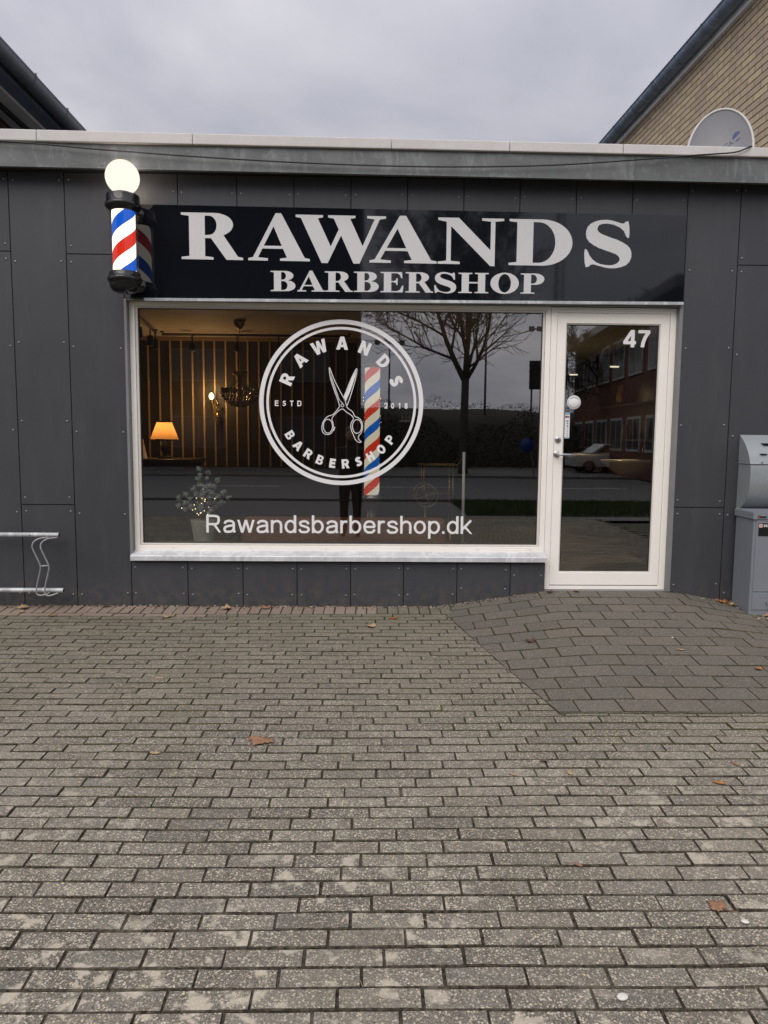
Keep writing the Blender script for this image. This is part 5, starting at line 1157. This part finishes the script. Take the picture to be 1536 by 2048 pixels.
# ------------------------------------------------------------------ the street seen in the glass
def build_street():
    def sheet(name, x0, x1, y0, y1, z, m, kind='structure', nx=1):
        mb = MB(); mb.add([(x0, y0, z), (x1, y0, z), (x1, y1, z), (x0, y1, z)], [(0, 1, 2, 3)], m); o = mb.build(name); o['kind'] = kind; return o
    asph = pm('asphalt', (.115, .114, .115), .9, .15, 1.5, 0, .4, .3, .004, 80); conc = pm('pavement_concrete', (.17, .165, .155), .9, .12, 1); gr = pm('verge_soil', (.035, .045, .016), .95, .3, 4)
    sheet('ground', -1500, 1500, -1500, 400, -.40, pm('ground_earth', (.07, .075, .045), .95, .2, .05))
    sheet('road', -150, 150, -25.5, -13.6, -.385, asph)
    k = MB(); 
    for y in (-13.6, -25.62): k.box(-150, 150, y, y+.12, -.40, -.29, conc)
    structure(k.build('kerb'))
    m = MB()
    for i in range(-20, 21): m.box(i*6, i*6+3, -19.6, -19.48, -.384, -.380, pm('road_paint', (.6, .6, .58), .7) if i == -20 else bpy.data.materials['road_paint'])
    structure(m.build('road_marking'))
    sheet('driveway', -40, 2.2, -13.48, -9.2, -.36, asph); sheet('footpath', 2.2, 60, -9.9, -9.2, -.345, conc); sheet('far_pavement', -150, 150, -36, -25.62, -.33, pm('far_paving', (.12, .118, .115), .9, .2, .7))
    g = MB(); r = random.Random(1); G = pm('grass_blade', (.055, .085, .02), .8, .3, 6)
    g.add([(2.2, -13.48, -.335), (60, -13.48, -.335), (60, -9.9, -.335), (2.2, -9.9, -.335)], [(0, 1, 2, 3)], gr)
    for _ in range(16000):
        x = 2.2+abs(r.gauss(0, 7)); y = r.uniform(-13.4, -9.95); h = r.uniform(.05, .13); a = r.uniform(0, PI); w = .012
        g.add([(x-w*math.cos(a), y-w*math.sin(a), -.335), (x+w*math.cos(a), y+w*math.sin(a), -.335), (x+r.uniform(-.04, .04), y+r.uniform(-.04, .04), -.335+h)], [(0, 1, 2)], G)
    tag(g.build('grass'), 'rough grass on the verge between footpath and road', 'grass', None, 'stuff')
    # bank behind the far pavement
    b = MB(); vs = []; n = 60
    for i in range(n+1):
        x = -1+ (90+1)*i/n; h = 3.1+.10*math.sin(i*.5)+.08*math.sin(i*1.3)
        for y, z in ((-36, -.34), (-38.5, h*.7), (-42, h), (-60, h+.2)): vs.append((x, y, z))
    b.add(vs, [(i*4+j, (i+1)*4+j, (i+1)*4+j+1, i*4+j+1) for i in range(n) for j in range(3)], pm('bank_earth', (.028, .027, .020), .95, .3, .6), True); structure(b.build('hill'))
    h = MB(); r = random.Random(6); F = pm('hedge_leaf', (.030, .034, .018), .85, .4, 1.5)
    for _ in range(17000):
        x = r.uniform(-1, 24); z = r.uniform(-.3, 2.1+.5*math.sin(x*.9)+.3*math.sin(x*2.3)); y = r.uniform(-35.6, -34.0); s = r.uniform(.03, .075)
        u = Vector((r.gauss(0, 1), r.gauss(0, 1), r.gauss(0, 1))).normalized()*s; v = u.orthogonal().normalized()*s*.6; p = Vector((x, y, z)); h.add([p-u, p+v, p+u, p-v], [(0, 1, 2, 3)], F)
    tag(h.build('hedge'), 'dark hedge along the far side of the street', 'hedge')
    tl = MB(); r = random.Random(16)
    for _ in range(11000):
        x = r.uniform(-1, 32); y = r.uniform(-44, -41); top = 3.2+.4*math.sin(x*.7+1)**2+.7*max(0, math.sin(x*1.9))*max(0, math.sin(x*.31)); z = r.uniform(2.4, top); q = r.uniform(.025, .06)
        u = Vector((r.gauss(0, 1), r.gauss(0, 1), r.gauss(0, 1))).normalized()*q; v = u.orthogonal().normalized()*q*.5; p = Vector((x, y, z)); tl.add([p-u, p+v, p+u, p-v], [(0, 1, 2, 3)], F)
    tag(tl.build('undergrowth'), 'dark undergrowth along the top of the bank', 'undergrowth', None, 'stuff')
build_street()
def bare_tree(x, y, z, H, seed, label, th=.24):
    root = empty('bare_tree', (x, y, z), label, 'tree', 'leafless trees across the street'); r = random.Random(seed); B = pm('bark_dark', (.085, .074, .062), .9, .25, 6); tr = MB(); br = MB()
    def limb(p, d, L, r0, depth, mb, up):
        n = 6; pts = [p]; rs = [r0]; q = p
        for i in range(n):
            d = (d+Vector((r.gauss(0, .08), r.gauss(0, .08), r.gauss(0, .05)+up))).normalized(); q = q+d*L/n; pts.append(q); rs.append(max(.010, r0*(1-.80*(i+1)/n)))
        mb.tube(pts, rs, B, 7 if depth < 2 else 4, False)
        if depth >= 4: return
        k = {0: 10, 1: 9, 2: 7, 3: 4}[depth]
        for c in range(k):
            t = (c+.6+r.uniform(-.3, .3))/k*.85+.12; i = min(n-1, int(t*n)); b = pts[i].lerp(pts[i+1], t*n-i)
            dd = (pts[i+1]-pts[i]).normalized(); ax = dd.cross(Vector((r.gauss(0, 1), r.gauss(0, 1), r.gauss(0, 1)))).normalized(); a = r.uniform(.55, 1.0)
            limb(b, (dd*math.cos(a)+ax*math.sin(a)+Vector((0, 0, .12))).normalized(), L*(.62-.22*t)*r.uniform(.8, 1.2), max(.011, rs[i]*.55), depth+1, mb, .02)
    p = Vector((x, y, z)); f = p+Vector((.05, 0, H*.42)); tr.tube([p, p+Vector((0, 0, .3)), p+Vector((.03, 0, H*.22)), f], [th*1.3, th, th*.9, th*.85], B, 10)
    tr.build('trunk', root)
    for dx, dy, L, q in ((-.55, .1, H*.60, .72), (.14, -.12, H*.66, .72), (-.12, .4, H*.5, .5), (.60, .1, H*.52, .5), (.25, -.5, H*.45, .45)):
        limb(f-Vector((0, 0, .15)), Vector((dx, dy, 1)).normalized(), L, th*q, 0 if q > .6 else 1, br, .015)
    br.build('crown', root)
bare_tree(4.45, -28.5, -.34, 10.4, 4, 'bare tree with a forked trunk on the far pavement, mirrored in the window', .20)
bare_tree(13.5, -33.0, -.34, 7.0, 5, 'smaller bare tree before the red brick building, mirrored in the door', .16)
def window_wall(root, x0, x1, yf, z0, z1, nx, nz, wallm, d, wname='window'):
    gl = pm('far_window_glass', (.05, .055, .06), .2, .1, 1); fr = pm('far_window_frame', (.09, .09, .09), .5)
    b = MB(); b.box(x0, x1, yf-d, yf, z0, z1, wallm); b.build('wall', root)
    for j in range(nz):
        for i in range(nx):
            a = x0+(x1-x0)*(i+.22)/nx; c = x0+(x1-x0)*(i+.72)/nx; e = z0+(z1-z0)*(j+.3)/nz; f = z0+(z1-z0)*(j+.78)/nz
            w = MB(); w.box(a, c, yf, yf+.04, e, f, fr); w.box(a+.08, (a+c)/2-.04, yf+.04, yf+.05, e+.08, f-.08, gl); w.box((a+c)/2+.04, c-.08, yf+.04, yf+.05, e+.08, f-.08, gl); w.build(wname, root)
root = empty('dark_apartment_block', (-14, -37, -.34), 'tall dark brick apartment block across the street on the left', 'building')
window_wall(root, -28, -.45, -33.5, -.34, 13.5, 5, 4, m_brick('far_dark_brick', (.050, .040, .034), (.038, .030, .026), (.03, .028, .026), .24, .0667, .012, 'XZ'), 10)
m = MB(); m.box(-28.2, -.25, -43.7, -33.3, 13.5, 13.8, BLK); m.build('roof', root)
def red_block():
    root = empty('red_brick_building', (17, -33, -.34), 'low red brick office building across the street with long rows of windows', 'building')
    B = m_brick('far_red_brick', (.16, .055, .035), (.12, .042, .03), (.09, .07, .06), .24, .0667, .012, 'YZ'); gl = pm('office_glass', (.06, .07, .08), .2); W_ = pm('office_frame', (.42, .42, .43), .5)
    p0 = Vector((12.6, -39.5, 0)); p1 = Vector((9.9+1.2, -20.5, 0)); d = (p1-p0).normalized(); n = Vector((d.y, -d.x, 0)); n = n if n.x < 0 else -n; L = (p1-p0).length
    def slab(a, b, o0, o1, z0, z1, m, name):
        mb = MB(); pts = [p0+d*a+n*o0, p0+d*b+n*o0, p0+d*b+n*o1, p0+d*a+n*o1]; vs = [(p.x, p.y, z) for z in (z0, z1) for p in pts]
        mb.add(vs, [(0, 1, 2, 3), (4, 5, 6, 7), (0, 1, 5, 4), (1, 2, 6, 5), (2, 3, 7, 6), (3, 0, 4, 7)], m); mb.build(name, root)
    slab(0, L, -12, 0, -.34, 6.6, B, 'wall'); slab(-.3, L+.3, -12.3, .5, 6.6, 7.0, W_, 'roof')
    for z0, z1 in ((.8, 2.3), (4.1, 5.9)):
        a = .8
        while a < L-2: slab(a, a+2.1, .002, .06, z0, z1, W_, 'window'); slab(a+.12, a+1.0, .062, .07, z0+.12, z1-.12, gl, 'pane'); slab(a+1.12, a+1.98, .062, .07, z0+.12, z1-.12, gl, 'pane'); a += 2.9
    # tiny panes become sub-parts of the window before them
    last = None
    for o in list(root.children):
        if o.name.startswith('window'): last = o
        elif o.name.startswith('pane') and last is not None: w_ = world_loc(o); o.parent = last; o.location = w_-world_loc(last)
red_block()
GR = pm('mast_grey', (.20, .20, .20), .5, .1, 4, .3)
for x, y, h, lab in ((7.3, -40.5, 9.5, 'tall floodlight mast behind the bank, right of the bare tree'), (11.2, -42, 8.2, 'floodlight mast beside the dark notice board'), (1.4, -43, 7.4, 'floodlight mast left of the bare tree')):
    root = empty('floodlight_mast', (x, y, -.3), lab, 'lamp post', 'floodlight masts beyond the street')
    m = MB(); m.tube([(x, y, -.34), (x, y, h)], [.09, .05], GR, 8); m.build('pole', root)
    m = MB(); m.box(x-.9, x+.9, y-.08, y+.08, h, h+.08, GR)
    for k in (-.8, -.3, .3, .8): m.box(x+k-.16, x+k+.16, y+.08, y+.22, h-.12, h+.18, GR)
    m.build('lamp_bar', root)
root = empty('notice_board', (11.4, -41.5, 0), 'dark notice board on two posts by the sports ground', 'sign'); m = MB(); m.box(10.2, 12.6, -41.3, -41.15, 4.4, 6.2, pm('board_back', (.06, .055, .055), .7)); m.build('board', root)
m = MB(); m.tube([(10.4, -41.4, -.3), (10.4, -41.4, 6.2)], .06, GR, 8); m.tube([(12.4, -41.4, -.3), (12.4, -41.4, 6.2)], .06, GR, 8); m.build('post', root)
root = empty('lattice_mast', (14.5, -52, -.3), 'tall steel lattice mast behind the red brick building', 'mast'); m = MB()
for a in range(3): m.tube([(14.5+.5*math.cos(a*2.1), -52+.5*math.sin(a*2.1), -.3), (14.5+.3*math.cos(a*2.1), -52+.3*math.sin(a*2.1), 22)], .05, GR, 5)
for i in range(26):
    q = .5-.2*i/26
    for a in range(3): m.tube([(14.5+q*math.cos(a*2.1), -52+q*math.sin(a*2.1), .8*i), (14.5+q*math.cos(a*2.1+2.1), -52+q*math.sin(a*2.1+2.1), .8*i+.8)], .025, GR, 4)
m.build('lattice', root)
root = empty('round_road_sign', (7.1, -26.2, -.33), 'small round blue road sign on a bent grey post across the street', 'road sign')
m = MB(); m.tube(crom([(7.25, -26.2, -.33), (7.2, -26.2, .3), (7.08, -26.2, .75), (6.95, -26.2, 1.3)], 4), .03, GR, 8); m.build('post', root)
m = MB(); m.lathe([(.001, 0), (.30, 0), (.30, .02), (.001, .02)], pm('sign_blue', (.02, .06, .30), .4), 28); k = len(m.v)-112
for i in range(112): a, b, c = m.v[k+i]; m.v[k+i] = (6.92+a, -26.16+c, 1.05+b)
m.build('sign_disc', root)
def build_car():
    root = empty('parked_car', (12.2, -31.5, -.33), 'white estate car parked across the street before the red brick building', 'car'); Wc = NT('car_white'); Wc.pbr((.70, .71, .72), .25, 0, .5, None, 0, 0, Coat_Weight=.5); G = pm('car_glass', (.03, .035, .04), .1); x, y, z = 12.2, -31.0, -.33
    b = MB(); side = [(-2.1, .32), (-2.12, .75), (-2.0, .92), (-1.2, 1.0), (-.6, 1.42), (1.2, 1.47), (1.95, 1.05), (2.1, .85), (2.1, .32)]
    b.prism([(x+a, z+c) for a, c in side], y-.85, y+.85, Wc.m, 'Y'); b.build('body', root, bevel=.06)
    g = MB(); g.prism([(x-1.0, z+1.02), (x-.55, z+1.36), (x+1.15, z+1.40), (x+1.7, z+1.04)], y+.852, y+.862, G, 'Y'); g.build('window', root)
    for wx in (-1.35, 1.3):
        for wy in (-.8, .8):
            w = MB(); w.tube([(x+wx, y+wy-.09, z+.31), (x+wx, y+wy+.09, z+.31)], .31, BLK, 20); w.tube([(x+wx, y+wy-.095, z+.31), (x+wx, y+wy+.095, z+.31)], .19, CHROME, 14); w.build('wheel', root)
    for wx in (-2.11,): 
        for wy in (-.6, .6): h = MB(); h.box(x+wx-.012, x+wx+.02, y+wy-.16, y+wy+.16, z+.66, z+.80, pm('headlamp', (.6, .6, .55), .2)); h.build('headlight', root)
build_car()
# ------------------------------------------------------------------ the photographer, mirrored faintly in the glass
def skin_obj(name, joints, bones, mat, root_i, parent=None, sub=2):
    me = bpy.data.meshes.new(name); me.from_pydata([j[0] for j in joints], bones, []); me.materials.append(mat); o = bpy.data.objects.new(name, me); C.objects.link(o)
    sk = o.modifiers.new('skin', 'SKIN'); sk.use_smooth_shade = True; sv = me.skin_vertices[0].data
    for i, j in enumerate(joints): sv[i].radius = j[1] if isinstance(j[1], tuple) else (j[1], j[1]); sv[i].use_root = (i == root_i)
    sb = o.modifiers.new('sub', 'SUBSURF'); sb.levels = sub; sb.render_levels = sub
    if parent is not None: put(o, parent)
    return o
def build_person():
    px, py, g = -.27, -6.22, -.298
    root = empty('person', (px, py, g), 'person in dark jacket and dark trousers standing and holding up a phone', 'person')
    CL = pm('dark_clothes', (.018, .018, .022), .85, .2, 10); SK = pm('skin_tone', (.45, .27, .19), .5, .06, 10); HA = pm('dark_hair', (.02, .014, .01), .6)
    P = lambda x, y, z: (px+x, py+y, g+z)
    J = [(P(0, 0, .95), (.185, .14)), (P(0, .01, 1.15), (.18, .135)), (P(0, 0, 1.35), (.195, .14)), (P(0, -.01, 1.47), (.09, .08)), (P(0, .01, 1.54), .055), (P(0, .03, 1.62), (.072, .085)), (P(0, .03, 1.70), (.076, .092)), (P(0, .02, 1.77), (.055, .065)),
         (P(.10, 0, .84), .112), (P(.105, .02, .48), .078), (P(.11, -.01, .10), .058), (P(.12, .02, .05), .045), (P(.125, .16, .035), .036),
         (P(-.10, 0, .84), .112), (P(-.105, .02, .48), .078), (P(-.11, -.01, .10), .058), (P(-.12, .02, .05), .045), (P(-.125, .16, .035), .036),
         (P(.20, 0, 1.41), .075), (P(.26, .10, 1.20), .06), (P(.27, .30, 1.33), .036), (P(.275, .36, 1.38), .03),
         (P(-.20, 0, 1.41), .075), (P(-.18, .10, 1.19), .06), (P(.12, .30, 1.30), .036), (P(.19, .345, 1.345), .03)]
    Bn = [(0, 1), (1, 2), (2, 3), (3, 4), (4, 5), (5, 6), (6, 7), (0, 8), (8, 9), (9, 10), (10, 11), (11, 12), (0, 13), (13, 14), (14, 15), (15, 16), (16, 17), (2, 18), (18, 19), (19, 20), (20, 21), (2, 22), (22, 23), (23, 24), (24, 25)]
    o = skin_obj('body', J, Bn, CL, 0, root)
    f = MB(); f.ball(P(0, .045, 1.665), .088, SK, 20, (.86, .98, 1.22)); f.ball(P(0, .14, 1.655), .016, SK, 8, (1, 1.2, 1.6)); f.ball(P(-.085, .035, 1.66), .022, SK, 8, (.4, .8, 1.3)); f.ball(P(.085, .035, 1.66), .022, SK, 8, (.4, .8, 1.3))
    for s in (-1, 1): f.ball(P(.03*s, .127, 1.685), .010, BLK, 8, (1.2, .6, .7))
    f.ball(P(0, .127, 1.610), .018, pm('lips', (.35, .15, .12), .5), 8, (1.4, .5, .4)); f.build('face', root)
    h = MB(); h.ball(P(0, .018, 1.715), .098, HA, 20, (.90, 1.0, .86)); h.build('hair', root)
    for cx, s in ((.27, 1), (.225, -1)):
        k = MB(); b = Vector(P(cx, .375, 1.37)); k.ball(tuple(b), .032, SK, 12, (.55, .9, 1.15))
        for i, (L, dz) in enumerate(((.060, .03), (.068, .012), (.064, -.007), (.05, -.025))):
            a = b+Vector((0, .012, dz)); k.tube([a, a+Vector((.006*s, L*.45, .004)), a+Vector((-.018*s, L*.62, .004)), a+Vector((-.034*s, L*.58, .003))], [.009, .0085, .008, .006], SK, 8)
        k.tube([b+Vector((0, 0, .03)), b+Vector((-.012*s, .016, .05)), b+Vector((-.02*s, .03, .062))], [.011, .010, .008], SK, 8); k.build('hand', root)
    ph = MB(); ph.box(px+.232, px+.304, py+.405, py+.413, g+1.355, g+1.505, BLK); t = tag(ph.build('phone', None, None, .003), 'black phone held upright in both hands by the person', 'phone')
build_person()
